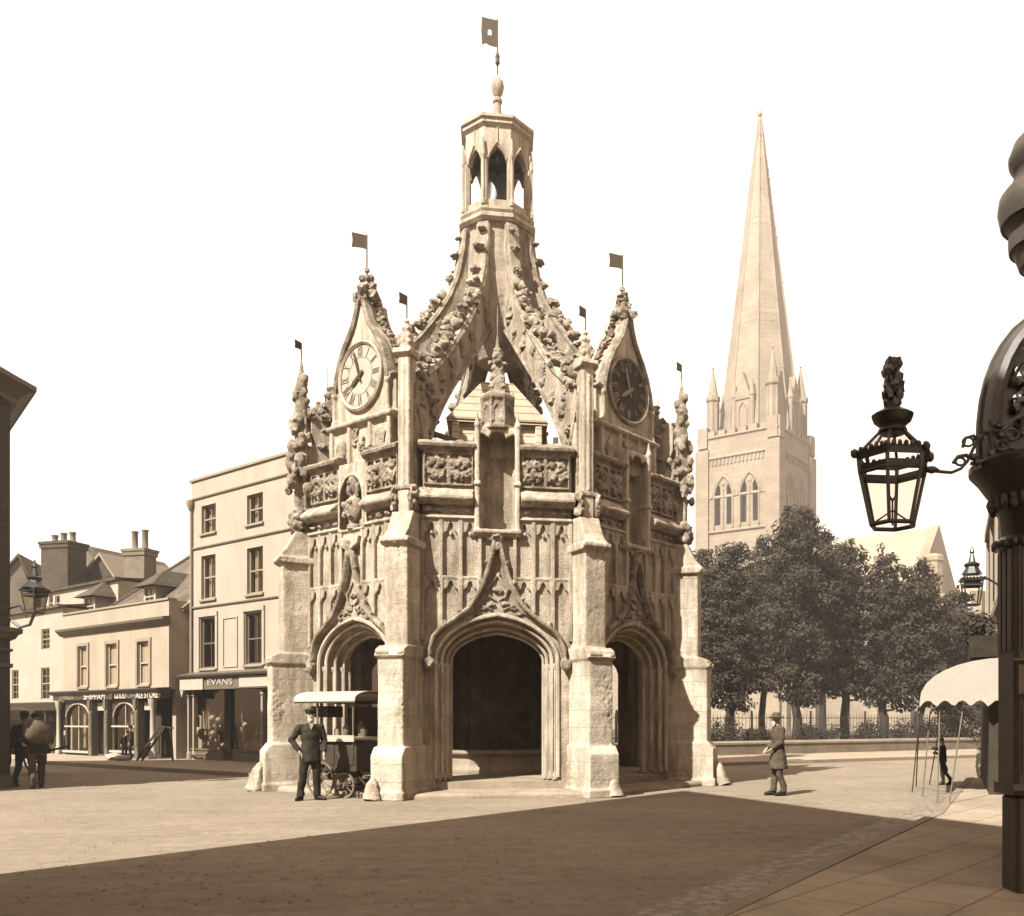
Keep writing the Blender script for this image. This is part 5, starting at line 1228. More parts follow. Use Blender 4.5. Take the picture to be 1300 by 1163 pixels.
for k in range(24):
    a = k*PI/12; m.lump((.29*math.cos(a), .29*math.sin(a), Z(640)), .035, (1, 1, 2), .5); m.lump((.27*math.cos(a), .27*math.sin(a), Z(692)), .02, (1, 1, 1.6), .5)
m.build('capital_leaves', M['column'], cap)
ap = [(X(x), Z(y)) for x, y in ((1251, 590), (1250, 560), (1251, 535), (1254, 508), (1260, 482), (1268, 460), (1279, 440), (1292, 423), (1308, 410), (1330, 398), (1360, 392))]
m = MB(); m.sweep(ap, [(-.10, -.1), (-.10, .1), (-.05, .14), (0, .12), (.03, .06), (.03, -.1)]); m.sweep([(x+.015, z+.0) for x, z in ap], [(.0, -.06), (.0, .0), (.07, .0), (.07, -.06)]); m.build('arch_hood', M['column'], of, smooth=True)
m = MB(); m.prism([(x+.12, z-.03) for x, z in ap]+[(.6, Z(392)), (.6, Z(590))], .02, .12)
for k in range(34):
    x = random.uniform(-.16, .3); z = random.uniform(Z(585), Z(455)); m.lump((x, -.02, z), random.uniform(.03, .07), (1, .8, 1.2), .8)
m.build('carved_spandrel', M['columnd'], of)
m = MB(); pf = []
for y, r in ((345, 26), (338, 30), (338, 34), (326, 38), (316, 42), (316, 46), (306, 47), (298, 47), (298, 44), (288, 46), (282, 52), (282, 56), (272, 58), (262, 60), (248, 58), (240, 52), (240, 47), (234, 44), (228, 43), (228, 39), (219, 38), (215, 40), (205, 46), (196, 47), (192, 45), (180, 41), (168, 30), (160, 18)): pf.append((r*k7b, Z(y)))
m.lathe(pf, 28, (X(1330), 0, 0)); m.box(X(1330)-.05, X(1330)+.8, .1, .3, Z(330), Z(190)); m.build('hanging_corbel', M['column'], of, smooth=True)
m = MB()
w0 = P(1345, 0, 7.5); w1 = P(1345, 0, 16.0)
i_ = Matrix.Translation(O7) @ rotz(-PSI); i_ = i_.inverted()
a_, b_ = i_ @ Vector((w0.x, w0.y, 0)), i_ @ Vector((w1.x, w1.y, 0)); 
m.add([(a_.x, a_.y, 0), (b_.x, b_.y, 0), (b_.x+8, b_.y, 0), (a_.x+8, a_.y-3, 0), (a_.x, a_.y, 8), (b_.x, b_.y, 8), (b_.x+8, b_.y, 8), (a_.x+8, a_.y-3, 8)], [(0,1,5,4),(1,2,6,5),(2,3,7,6),(3,0,4,7),(4,5,6,7)])
m.build('wall', M['brick'], of)
sg = MB(); sg.box(X(1275), X(1300), -.235, -.206, Z(886), Z(841)); sgn = sg.build('sign_board', M['wooddark']); sgn.location = O7; sgn.rotation_euler = (0, 0, -PSI); props(sgn, 'small framed notice board fixed to the dark column at right', 'sign')
sg = MB(); sg.box(X(1277.5), X(1298), -.245, -.236, Z(882), Z(846)); sg.exx([(.206, Z(841)), (.25, Z(841)), (.25, Z(838)), (.206, Z(838))], X(1273), X(1302)); pq = sg.build('sign_panel', M['wood'], sgn)
# ---------------- pale shop, awning, box of plants
FA = Fr(P(1277, 0, 16.6).xy, math.atan2(6.56, 3.45)-PI)   # outward (-y local) faces the street
def FAz(x, y): return FA.uz(x, y)
pa_ = thing('pale_shop', 'narrow pale-fronted shop beside the dark column, above the white awning', 'shop', FA.o, FA.th)
m = MB(); m.box(-7.6, 0, 0, 5, 0, 6.2); m.build('wall', M['stucco'], pa_)
m = MB(); m.box(-7.7, .02, -.12, 0, 6.1, 6.3); m.box(-7.62, .01, -.1, 0, 3.7, 3.85)
for u in (-7.5, -5.2, -2.7, -.25): m.box(u-.13, u+.13, -.08, 0, 2.9, 6.1)
m.build('pilasters', M['trim'], pa_)
for u in (-6.4, -4.0, -1.5): q = MB(); q.box(u-.5, u+.5, -.03, .0, 4.1, 5.7); wq = q.build('window', M['paintlite'], pa_); q = MB(); q.box(u-.43, u+.43, -.045, -.03, 4.17, 5.63); q.build('pane', M['void'], wq)
m = MB(); m.box(-5.5, -.2, -.28, 0, .0, 2.2); m.build('dark_shopfront', M['wooddark'], pa_)
aw_ = thing('awning', 'white canvas shop awning with scalloped valance on thin leaning poles at right', 'awning', FA.o, FA.th)
m = MB(); OUT = 1.5; prof = []
for i in range(9): a = i/8*PI/2; prof.append((-OUT*math.sin(a), 1.80+.80*math.cos(a)**.9 if i < 8 else 1.80))
u0_, u1_ = -3.0, .15; n = len(prof)
vs = [(u0_, y, z) for y, z in prof]+[(u1_, y, z) for y, z in prof]
m.add(vs, [[i, i+1, n+i+1, n+i] for i in range(n-1)])
cheek = [(u1_, y, z) for y, z in prof]+[(u1_, -OUT+OUT*j/24, 1.70+.13*abs(math.sin(j*PI/4.8))) for j in range(25)]
m.add(cheek, [list(range(len(cheek)))])
for (a, b, fx) in ((u0_, u1_, 0),):
    vs = []; K = 24
    for j in range(K+1): x = a+(b-a)*j/K; vs += [(x, -OUT-.002, 1.81), (x, -OUT-.01, 1.62+.07*abs(math.cos(j*PI/4)))]
    m.add(vs, [[2*j, 2*j+1, 2*j+3, 2*j+2] for j in range(K)])
m.build('canvas', M['canvas'], aw_, recalc=False)
inv = (Matrix.Translation(FA.o) @ rotz(FA.th)).inverted()
for (tx, ty, bx, by, dp) in ((1168, 903, 1158, 1006, 0), (1167, 905, 1163, 999, 0), (1181, 904, 1171, 1012, 0), (1196, 903, 1180, 996, 0), (1193, 903, 1190, 1020, 0), (1222, 903, 1204, 1027, 0)):
    g = G(bx, by); d = 1.5*FPX/(by-CY); t_ = P(tx, ty, min(d+.3, 17.3)); pm = MB(); pm.tube([inv @ g, inv @ t_], .013, 6); pm.build('pole', M['wood'], aw_)
fb = thing('plant_box', 'dark balcony box of plants under the small lantern, above the white awning', 'plant box', FA.o, FA.th)
m = MB(); m.prism([(-1.9, 2.62), (.1, 2.62), (.2, 3.0), (-2.0, 3.0)], -.62, -.02); m.build('box', M['wooddark'], fb)
leafmesh('plants', [(Vector((random.uniform(-1.8, 0), random.uniform(-.6, -.25), 3.1+random.uniform(0, .25))), random.uniform(.15, .3), (1, 1, 1)) for _ in range(14)], 2500, .045, M['leafd'], fb)
# ================================================================ PEOPLE, CART, SMALL THINGS
def skinmesh(name, nodes, edges, root, m, parent=None, lv=2):
    ks = list(nodes); ix = {k: i for i, k in enumerate(ks)}
    me = bpy.data.meshes.new(name); me.from_pydata([nodes[k][0] for k in ks], [(ix[a], ix[b]) for a, b in edges], [])
    o = bpy.data.objects.new(name, me); C.objects.link(o)
    md = o.modifiers.new('s', 'SKIN'); md.use_smooth_shade = True; md.branch_smoothing = .6
    if not me.skin_vertices: 
        bpy.context.view_layer.objects.active = o
    sv = me.skin_vertices[0].data
    for i, k in enumerate(ks):
        r = nodes[k][1]; sv[i].radius = r if isinstance(r, tuple) else (r, r); sv[i].use_root = (k == root)
    ss = o.modifiers.new('ss', 'SUBSURF'); ss.levels = lv; ss.render_levels = lv
    bpy.context.view_layer.update()
    nm = bpy.data.meshes.new_from_object(o.evaluated_get(bpy.context.evaluated_depsgraph_get())); nm.name = name
    bpy.data.objects.remove(o); q = bpy.data.objects.new(name, nm); C.objects.link(q); nm.materials.clear(); nm.materials.append(m)
    nm.polygons.foreach_set('use_smooth', [True]*len(nm.polygons)); q.parent = parent; return q
def V3(*a): return Vector(a)
def person(lab, loc, rz, H, J={}, coat='jacket', coatm=None, trm=None, hat='cap', beard=False, hatm=None, name='person', skirt=.80):
    s = H/1.72
    j = dict(pel=(0,0,.93), waist=(0,0,1.08), chest=(0,-.01,1.30), neck=(0,0,1.47), hl=(0,-.02,1.545), hm=(0,-.012,1.61), ht=(0,0,1.675),
             sR=(-.18,0,1.405), sL=(.18,0,1.405), eR=(-.25,.02,1.13), eL=(.25,.02,1.13), wR=(-.27,-.05,.89), wL=(.27,-.05,.89),
             hR=(-.09,0,.90), hL=(.09,0,.90), kR=(-.11,-.02,.50), kL=(.11,-.02,.50), aR=(-.12,.02,.09), aL=(.12,.02,.09), tR=(-.15,-.17,.035), tL=(.15,-.17,.035))
    j.update(J); j = {k: Vector(v) for k, v in j.items()}
    t = thing(name, lab, 'person', loc, rz); t.scale = (s, s, s)
    nd = dict(pel=(j['pel'], (.10, .08)), waist=(j['waist'], (.10, .075)), chest=(j['chest'], (.11, .08)), neck=(j['neck'], .055), hl=(j['hl'], (.058, .066)), hm=(j['hm'], (.074, .09)), ht=(j['ht'], (.05, .06)))
    ed = [('pel', 'waist'), ('waist', 'chest'), ('chest', 'neck'), ('neck', 'hl'), ('hl', 'hm'), ('hm', 'ht')]
    for S_, sg in (('R', -1), ('L', 1)):
        nd['s'+S_] = (j['s'+S_], .05); nd['e'+S_] = (j['e'+S_], .038); nd['w'+S_] = (j['w'+S_], .027)
        nd['h'+S_] = (j['h'+S_], .075); nd['k'+S_] = (j['k'+S_], .05); nd['a'+S_] = (j['a'+S_], .035); nd['t'+S_] = (j['a'+S_].lerp(j['t'+S_], .6), .022)
        ed += [('chest', 's'+S_), ('s'+S_, 'e'+S_), ('e'+S_, 'w'+S_), ('pel', 'h'+S_), ('h'+S_, 'k'+S_), ('k'+S_, 'a'+S_), ('a'+S_, 't'+S_)]
        d = (j['w'+S_]-j['e'+S_]).normalized(); side = d.cross(Vector((0, 0, 1))); side = side.normalized() if side.length > .2 else Vector((0, 1, 0)); nrm = side.cross(d).normalized()
        side = Vector((0, -1, 0)) if abs(d.z) > .8 else side; side = (side-d*side.dot(d)).normalized(); nrm = d.cross(side)*sg
        w = j['w'+S_]; nd['p'+S_] = (w+d*.06, (.026, .016)); ed.append(('w'+S_, 'p'+S_))
        for q in range(4):
            b = w+d*.088+side*((1.5-q)*.019); L = (.062, .072, .068, .052)[q]
            a1 = 'f%s%d' % (S_, q); nd[a1] = (b, .0095); nd[a1+'b'] = (b+d*L*.55-nrm*.01, .0085); nd[a1+'c'] = (b+d*L*.9-nrm*.03, .007); ed += [('p'+S_, a1), (a1, a1+'b'), (a1+'b', a1+'c')]
        b = w+d*.03+side*.03; nd['th'+S_] = (b, .011); nd['tb'+S_] = (b+d*.035+side*.018-nrm*.012, .009); ed += [('w'+S_, 'th'+S_), ('th'+S_, 'tb'+S_)]
    skinmesh('body', nd, ed, 'pel', M['skin'], t)
    f = MB(); hm = j['hm']
    f.lump(hm+V3(0, -.098, -.012), .016, (.7, 1, 1.4), .2)
    for sg in (-1, 1): f.lump(hm+V3(sg*.078, .008, -.005), .02, (.5, .8, 1.3), .2)
    fo = f.build('nose_and_ears', M['skin'], t, smooth=True)
    f = MB()
    for sg in (-1, 1): f.lump(hm+V3(sg*.03, -.084, .008), .009, (1.4, .6, .8), 0); f.box(hm.x+sg*.032-.016, hm.x+sg*.032+.016, hm.y-.092, hm.y-.082, hm.z+.022, hm.z+.029)
    f.box(hm.x-.022, hm.x+.022, hm.y-.09, hm.y-.08, hm.z-.052, hm.z-.046); f.build('eyes_and_mouth', M['boot'], t, smooth=True)
    h = MB(); h.lump(hm+V3(0, .022, .03), .088, (.93, 1.0, .98), .12); h.build('hair', M['beard'] if beard else M['wooddark'], t, smooth=True)
    if beard: h = MB(); h.lump(hm+V3(0, -.055, -.085), .07, (.9, .62, 1.05), .4); h.lump(hm+V3(0, -.085, -.035), .04, (1.2, .5, .5), .3); h.build('beard', M['beard'], t, smooth=True)
    cm = coatm or M['cloth_dark']; tm = trm or M['cloth_dark']
    b = MB()
    for S_ in 'RL':
        h_ = j['h'+S_]; kk = j['k'+S_]; aa = j['a'+S_]; b.tube([h_+V3(0, 0, .06), h_-V3(0, 0, .1), kk+V3(0, 0, .06), kk-V3(0, 0, .05), aa+V3(0, 0, .12), aa+V3(0, -.01, -.01)], [.1, .108, .08, .074, .066, .074], 14)
    b.lump(j['pel'], .14, (1.1, .9, .8), 0)
    weather(b.build('trousers', tm, t), .013, .012, .003, 7)
    b = MB(); n = 24; vs = []; zh = skirt; P0 = j['pel']; W0 = j['waist']; C0 = j['chest']; N0 = j['neck']; fl_ = 1.0 if coat == 'jacket' else 1.3
    rings = [(P0+V3(0, 0, zh-P0.z), .185*fl_, .15*fl_), (P0+V3(0, 0, .01), .178, .142), (W0, .160, .125), (W0.lerp(C0, .6), .178, .132), (C0+(N0-C0)*.2, .19, .128), (C0.lerp(N0, .55), .175, .105), (C0.lerp(N0, .8), .115, .085), (N0+V3(0, 0, .0), .072, .07)]
    for c, rx, ry in rings:
        for q in range(n): a = 2*PI*q/n; vs.append((c.x+rx*math.cos(a), c.y+ry*math.sin(a), c.z))
    m_ = len(rings); b.add(vs, [[i*n+q, i*n+(q+1) % n, (i+1)*n+(q+1) % n, (i+1)*n+q] for i in range(m_-1) for q in range(n)]+[list(range(n)), [(m_-1)*n+q for q in range(n)]])
    for S_, sg in (('R', -1), ('L', 1)):
        b.tube([j['s'+S_]-V3(sg*.05, 0, .02), j['s'+S_]-V3(0, 0, .01), j['s'+S_].lerp(j['e'+S_], .5), j['e'+S_], j['e'+S_].lerp(j['w'+S_], .5), j['w'+S_].lerp(j['e'+S_], .08)], [.07, .078, .068, .062, .055, .047], 12); b.lump(j['e'+S_], .06, (1, 1, 1), 0); b.lump(j['s'+S_]-V3(0, 0, .02), .078, (1, 1, .9), 0)
    weather(b.build('jacket' if coat == 'jacket' else 'smock', cm, t), .013, .016, .004, 8)
    b = MB()
    for S_ in 'RL': b.tube([j['a'+S_]+V3(0, .03, -.055), (j['a'+S_]+j['t'+S_])/2-V3(0, 0, .01), j['t'+S_]+(j['t'+S_]-j['a'+S_])*.12], [.05, .048, .032], 10); b.lathe([(.05, -.08), (.055, .0), (.062, .12)], 10, j['a'+S_])
    b.build('boots', M['boot'], t, smooth=True)
    ht = hm+V3(0, .005, .045); h = MB(); hmat = hatm or M['cloth_dark']
    if hat == 'cap': h.lathe([(.09, -.01), (.093, .015), (.108, .045), (.1, .07), (.05, .085)], 18, ht); h.prism([(-.06, 0), (.06, 0), (.045, -.06), (-.045, -.06)], 0, .012, T=Matrix.Translation(ht+V3(0, -.075, .012)) @ Matrix.Rotation(R(82), 4, 'X'))
    elif hat == 'felt': h.lathe([(.165, -.015), (.17, -.005), (.095, .02), (.09, .065), (.06, .095), (.02, .09)], 18, ht)
    elif hat == 'bowler': h.lathe([(.12, .0), (.125, .012), (.092, .018), (.095, .06), (.07, .105), (.02, .12)], 18, ht)
    if hat: h.build('hat', hmat, t, smooth=True)
    if coat == 'jacket' and hat == 'cap':
        c = MB(); c.prism([(-.04, 1.46), (.04, 1.46), (0, 1.34)], -.145, -.115); c.build('shirt_front', M['beard'], t)
    return t
def face(loc, tgt): d = Vector(tgt)-Vector(loc); return math.atan2(d.y, d.x)+PI/2
g = G(394, 1016)
man1 = person('bearded man in dark suit and flat cap standing beside the covered food cart', g, face(g, CAM)+R(8), 1.66,
    dict(eR=(-.33, .05, 1.15), wR=(-.20, -.06, .93), eL=(.26, .0, 1.13), wL=(.22, -.15, .90), aR=(-.17, .02, .09), kR=(-.13, -.02, .5), tR=(-.26, -.13, .035), aL=(.12, .0, .09), tL=(.24, -.12, .035)), beard=True, coatm=M['suit'], skirt=.73)
g = G(988, 1010)
man2 = person('man in pale smock and felt hat standing in the road, facing the stone cross', g, face(g, g-RGT)+R(14), 1.60,
    dict(eR=(-.21, -.02, 1.12), wR=(-.12, -.2, .98), eL=(.21, -.02, 1.12), wL=(.12, -.2, .98), chest=(0, -.01, 1.3), hm=(0, -.05, 1.6), hl=(0, -.045, 1.54), aL=(.1, .08, .09), tL=(.12, -.1, .035), aR=(-.1, -.06, .09), tR=(-.12, -.24, .035)), coat='smock', coatm=M['cloth_lite'], trm=M['cloth_lite'], hat='felt', hatm=M['cloth_lite'], beard=True, skirt=.56)
g = G(47, 1001)
man3 = person('stooping porter in dark clothes walking with a bulky sack on his back at left', g, face(g, g+FWD*1-RGT*.8), 1.62,
    dict(waist=(0, -.03, 1.08), chest=(0, -.1, 1.28), neck=(0, -.17, 1.44), hl=(0, -.22, 1.51), hm=(0, -.24, 1.57), ht=(0, -.24, 1.64), sR=(-.18, -.12, 1.38), sL=(.18, -.12, 1.38), eR=(-.29, -.1, 1.12), eL=(.29, -.1, 1.12), wR=(-.26, .1, 1.02), wL=(.26, .1, 1.02),
         kR=(-.1, -.22, .52), aR=(-.1, -.25, .1), tR=(-.12, -.43, .035), kL=(.1, .05, .5), aL=(.1, .3, .12), tL=(.11, .14, .035)), hat='bowler', trm=M['cloth_mid'])
sk = MB(); sk.lump((0, .16, 0), .27, (1.0, .7, .95), .3); sk.lump((.12, .15, .1), .17, (1, .8, 1.1), .3); sk.lump((-.12, .15, -.1), .17, (1, .8, 1.1), .3)
so_ = sk.build('sack', M['sack'], None, smooth=True); so_.location = g+Vector((0, 0, 1.20))-Vector((0, 0, 0)); so_.rotation_euler = (R(8), 0, face(g, g+FWD*1-RGT*.8)); props(so_, 'bulky brown sack carried on the back of the stooping porter', 'sack')
tie = MB(); tie.lump((0, .16, .26), .06, (1, .8, 1), .5); tie.build('tied_neck', M['sack'], so_, smooth=True)
g = G(1197, 997)
person('child in dark jacket leaning on a pole under the white awning', g, face(g, g-RGT+FWD*.3), 1.06, dict(eR=(-.2, -.2, 1.3), wR=(-.16, -.42, 1.36), eL=(.2, -.15, 1.15), wL=(.18, -.36, 1.2), hm=(0, -.06, 1.62), kL=(.1, .1, .5), aL=(.1, .26, .12), tL=(.1, .1, .035)), hat=None, skirt=.85)
g = G(1243, 992)
person('small child in brown coat behind the pole-leaning child, near the dark shopfront', g, face(g, g-RGT), .80, {}, coatm=M['cloth_mid'], trm=M['cloth_lite'], hat='cap', hatm=M['cloth_mid'], skirt=.6)
g = S and FS.W(S(188, 965)[0], .8); g.z = .1
person('short dark-clad figure stooping at the second door of the low shop', g, R(60), 1.0, dict(chest=(0, -.12, 1.26), neck=(0, -.2, 1.4), hl=(0, -.25, 1.47), hm=(0, -.27, 1.53), ht=(0, -.27, 1.6)), hat='cap', skirt=.6)
g = FS.W(S(204, 965)[0], 1.0); g.z = .1
person('boy in black standing by the right-hand white column of the low shop', g, R(-70), 1.15, {}, hat='bowler', skirt=.7)

# ---- food cart
ct = thing('food_cart', 'covered food cart with pale barrel canopy, counter and spoked wheels beside the bearded man', 'handcart', (-2.98, -3.46, 0), R(-32))
m = MB(); n = 12; HL, HW = .74, .52; top = []; z0_ = 1.84
for i in range(n+1): a = PI*i/n; top.append((-HW*math.cos(a)*1.04, z0_+.19*math.sin(a)**.8 if 0 < i < n else z0_))
vs = [(-HL, y, z) for y, z in top]+[(HL, y, z) for y, z in top]+[(-HL, y, z-.02) for y, z in top]+[(HL, y, z-.02) for y, z in top]; k = n+1
m.add(vs, [[i, i+1, k+i+1, k+i] for i in range(n)]+[[2*k+i, 3*k+i, 3*k+i+1, 2*k+i+1] for i in range(n)]+[[0, k, 3*k, 2*k], [n, 2*k+n, 3*k+n, k+n]]+[[i, 2*k+i, 2*k+i+1, i+1] for i in range(n)]+[[k+i, k+i+1, 3*k+i+1, 3*k+i] for i in range(n)])
m.build('canopy', M['canvas'], ct, smooth=True)
m = MB()
for x in (-HL+.05, HL-.05):
    m.tube([(x, y*.97, z-.03) for y, z in top], .018, 6)
m.box(-HL, HL, -HW-.01, -HW+.02, z0_-.05, z0_); m.box(-HL, HL, HW-.02, HW+.01, z0_-.05, z0_); m.build('canopy_frame', M['wooddark'], ct)
for x in (-.24, .62):
    for y in (-.44, .44): p_ = MB(); p_.lathe([(.02, .95), (.028, 1.0), (.018, 1.1), (.018, 1.7), (.025, 1.75), (.02, z0_)], 8, (x, y, 0)); p_.build('canopy_post', M['wood'], ct, smooth=True)
m = MB(); m.cbox(-.28, .70, -.45, .45, .52, 1.06, .02); m.box(-.30, .72, -.47, .47, .50, .56)
for x in (-.02, .44): m.box(x-.2, x+.2, -.465, -.45, .62, 1.0)
m.build('cart_body', M['wooddark'], ct)
m = MB(); m.box(-.32, .70, -.50, .50, 1.10, 1.14); m.box(-.32, .70, -.52, -.49, 1.06, 1.18); m.build('counter', M['paintlite'], ct)
m = MB(); m.box(-.2, .6, .36, .4, 1.14, 1.72); m.box(-.72, -.27, -.12, .3, 1.52, 1.74); m.bar((-.65, .1, 1.7), (-.65, .1, 1.86), .02, .02); m.bar((-.33, .1, 1.7), (-.33, .1, 1.86), .02, .02); m.build('back_board', M['wooddark'], ct)
for x, y, h in ((-.15, 0, .2), (-.02, .1, .26), (.15, -.1, .16), (.35, .1, .3), (.5, 0, .2)): m = MB(); m.lathe([(.06, 0), (.065, h*.7), (.03, h*.85), (.035, h)], 10, (x, y, 1.14)); m.build('jar', M['trim'] if x < 0 else M['paintmid'], ct, smooth=True)
def wheel(parent, x, y, r, m_, nsp=12):
    w = MB(); T = trans(x, y, r) @ Matrix.Rotation(PI/2, 4, 'X'); N_ = 30
    vs = []; pr = [(r, -.02), (r, .02), (r-.035, .015), (r-.035, -.015)]
    for k in range(N_): a = 2*PI*k/N_; vs += [(q*math.cos(a), q*math.sin(a), z) for q, z in pr]
    w.add(vs, [[4*k+i, 4*((k+1) % N_)+i, 4*((k+1) % N_)+(i+1) % 4, 4*k+(i+1) % 4] for k in range(N_) for i in range(4)], T)
    rim = w.build('wheel', m_, parent); w = MB()
    for k in range(nsp): a = 2*PI*k/nsp; w.tube([T @ Vector((.03*math.cos(a), .03*math.sin(a), 0)), T @ Vector(((r-.02)*math.cos(a), (r-.02)*math.sin(a), 0))], .011, 5)
    w.lathe([(.05, -.06), (.055, 0), (.05, .06)], 12, T=T); w.build('spokes', m_, rim); return rim
for y in (-.54, .54): wheel(ct, -.08, y, .34, M['wood']); wheel(ct, .50, y, .24, M['wood'], 10)
m = MB(); m.tube([(-.08, -.6, .34), (-.08, .6, .34)], .025, 6); m.tube([(.5, -.6, .24), (.5, .6, .24)], .025, 6)
for y in (-.3, .3): m.bar((-.3, y, .48), (.65, y, .48), .05, .06); m.bar((.5, y, .24), (.5, y, .48), .04, .05); m.bar((-.08, y, .34), (-.08, y, .48), .04, .05)
for y in (-.35, .35): m.bar((.3, y, .75), (.98, y, .12), .03, .03)
m.build('undercarriage', M['wooddark'], ct)
m = MB(); m.lathe([(.1, .0), (.13, .1), (.12, .22)], 12, (.1, -.2, .2)); m.box(-.05, .4, -.25, .2, .16, .2); m.build('tray', M['trim'], ct)

# ---- covered wagon at the far left
g = P(22, 900, 24.5); g.z = 0; wg = thing('covered_cart', 'small cart under a white canvas sheet behind the porter at far left', 'cart', g, R(-30))
m = MB(); m.lathe([(.62, .85), (.66, 1.1), (.58, 1.45), (.42, 1.72), (.1, 1.82)], 12, sx=1.1, sy=.7); m.build('canvas_sheet', M['canvas'], wg, smooth=False)
m = MB(); m.box(-.7, .7, -.42, .42, .55, .9); m.bar((.6, -.3, .6), (1.5, -.3, .75), .05, .05); m.bar((.6, .3, .6), (1.5, .3, .75), .05, .05); m.build('cart_body', M['wooddark'], wg)
for y in (-.48, .48): wheel(wg, 0, y, .45, M['wooddark'])
# ---- ladder and sacks by the low shop
gl = FS.W(S(224, 965)[0], 1.1); gl.z = .1; ld = thing('ladder', 'dark wooden step ladder leaning beside the side wall of the low shop', 'ladder', gl, R(-45))
for s, o in ((-.17, 'rail'), (.17, 'rail')): m = MB(); m.bar((-.25+s, 0, 0), (.3+s, .5, 1.15), .05, .06); m.build('rail', M['wooddark'], ld)
for i in range(5): q = (i+.7)/5.5; m = MB(); m.bar((-.25-.17+.55*q, .5*q, 1.15*q), (-.25+.17+.55*q, .5*q, 1.15*q), .05, .03); m.build('rung', M['wooddark'], ld)
m = MB(); m.bar((.2, .5, 1.13), (.75, .6, 1.08), .06, .05); m.bar((.6, .6, 1.1), (.55, .7, 0), .05, .05); m.build('prop', M['wooddark'], ld)
for i, (x, s, lab) in enumerate(((199, .22, 'pale slumped sack nearest the white column of the low shop'), (209, .17, 'smaller pale sack at the foot of the step ladder'))):
    g = FS.W(S(x, 965)[0], 1.4); g.z = .1+s*.5; m = MB(); m.lump((0, 0, 0), s, (1.4, 1, .6), .4); m.lump((s*.9, 0, .0), s*.45, (1, 1, .8), .4); o = m.build('sack', M['curtain'], None, smooth=True); o.location = g; props(o, lab, 'sack')
# ---- pale houses down the street, glimpsed through the arches
def far_house(lab, x0, x1, ytop, dep, mt, th=-PSI):
    o = P(x0, 0, dep); o.z = 0; F = Fr(o.xy, th); u1 = F.uz(x1, 800)[0]; z1 = F.uz(x0, ytop)[1]
    t = thing('street_house', lab, 'house', F.o, th); hs = []; nn = max(2, int(u1/1.9))
    for i in range(nn):
        for r_ in range(int((z1-1)/2.9)):
            u = u1*(i+.5)/nn; z = 3.3+r_*2.7
            if z+1.4 < z1-.3: hs.append((u-.4, u+.4, z, z+1.4))
    facade(t, 'front_wall', mt, 0, u1, 0, z1, hs)
    for h in hs: sash(t, *h, 0, cur=1, rows=1, deep=.1)
    b = MB(); b.box(.0, .24, .24, 7, 0, z1); b.box(u1-.24, u1, .24, 7, 0, z1); b.box(.24, u1-.24, 6.8, 7, 0, z1); b.build('side_walls', mt, t)
    b = MB(); b.box(.25, u1-.25, 1.2, 1.3, 0, z1-.2); b.build('dark_interior', M['void'], t)
    b = MB(); b.exx([(-7.1, z1), (.12, z1), (.15, z1+.12), (-3.5, z1+1.2), (-7.1, z1+.1)], -.1, u1+.1); b.build('roof', M['tile'], t); return t
far_house('pale house down the street, glimpsed through the left arch behind the food cart', 446, 560, 770, 44, M['whitewash'])

g = G(31, 998)
person('dark-suited man walking close behind the porter, at the foot of the left corner house', g, face(g, g+FWD*1-RGT*.2), 1.62, dict(kR=(-.1, -.16, .5), aR=(-.11, -.12, .1), tR=(-.12, -.3, .035), kL=(.1, .05, .5), aL=(.1, .24, .12), tL=(.11, .08, .035)), hat='bowler', skirt=.66)
hz = MB(); hz.box(-140, 220, -45, 260, -1, 92)
def hazemat():
    m, nt, p = newmat('haze_air'); nt.nodes.remove(p); v = nt.nodes.new('ShaderNodeVolumePrincipled')
    v.inputs['Color'].default_value = (1, .93, .84, 1); v.inputs['Density'].default_value = HAZE; v.inputs['Anisotropy'].default_value = .2
    nt.links.new(v.outputs[0], nt.nodes['Material Output'].inputs['Volume']); return m
HAZE = .0011
props(hz.build('haze', hazemat()), kind='stuff')
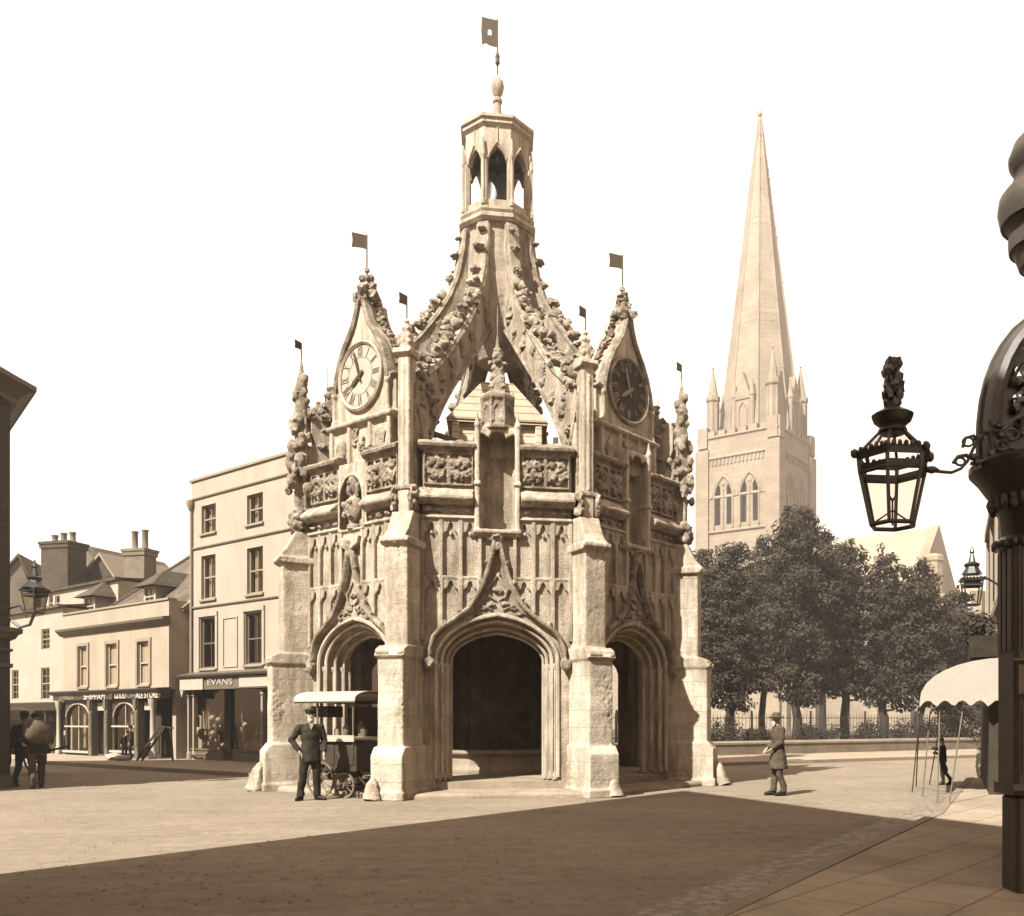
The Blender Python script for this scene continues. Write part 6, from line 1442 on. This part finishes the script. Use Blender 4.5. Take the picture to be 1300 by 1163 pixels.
# ================================================================ LIGHT, SKY, CAMERA
SUNAZ, SUNEL = R(46), R(45)
w = bpy.data.worlds.new('World'); bpy.context.scene.world = w; w.use_nodes = True; nt = w.node_tree; L = nt.links.new
bg = nt.nodes['Background']; sky = nt.nodes.new('ShaderNodeTexSky'); sky.sky_type = 'NISHITA'; sky.sun_disc = False
sky.sun_elevation = SUNEL; sky.sun_rotation = PI/2-SUNAZ+PI; sky.air_density = 1.0; sky.dust_density = 4.0
bw = nt.nodes.new('ShaderNodeRGBToBW'); L(sky.outputs[0], bw.inputs[0])
mr = nt.nodes.new('ShaderNodeMath'); mr.operation = 'POWER'; mr.inputs[1].default_value = .12; L(bw.outputs[0], mr.inputs[0])
mx = nt.nodes.new('ShaderNodeMix'); mx.data_type = 'RGBA'; mx.blend_type = 'MULTIPLY'; mx.inputs[0].default_value = 1
mx.inputs[7].default_value = SKYC; L(mr.outputs[0], mx.inputs[6]); L(mx.outputs[2], bg.inputs['Color']); bg.inputs['Strength'].default_value = SKYS
sl = bpy.data.lights.new('sun', 'SUN'); sl.energy = SUNE; sl.angle = R(.5); sl.color = (1, .995, .97)
so = bpy.data.objects.new('sun', sl); C.objects.link(so)
hd = Vector((math.cos(SUNAZ)*math.cos(SUNEL), math.sin(SUNAZ)*math.cos(SUNEL), -math.sin(SUNEL)))
so.rotation_euler = hd.to_track_quat('-Z', 'Y').to_euler(); so.location = (-30, -30, 40)
cd = bpy.data.cameras.new('camera'); co = bpy.data.objects.new('camera', cd); C.objects.link(co); bpy.context.scene.camera = co
co.location = CAM; co.rotation_euler = (PI/2, 0, -PSI); cd.sensor_fit = 'HORIZONTAL'; cd.sensor_width = 36; cd.lens = 36*FPX/1300
cd.shift_x = (650-CX)/1300; cd.shift_y = (CY-581.5)/1300; cd.clip_end = 3000; cd.clip_start = .05
sc = bpy.context.scene; sc.view_settings.view_transform = 'Standard'; sc.view_settings.look = 'None'; sc.view_settings.exposure = EXPO; sc.view_settings.gamma = 1
sc.render.engine = 'CYCLES'; sc.cycles.max_bounces = 6; sc.cycles.transparent_max_bounces = 12; sc.cycles.use_denoising = True
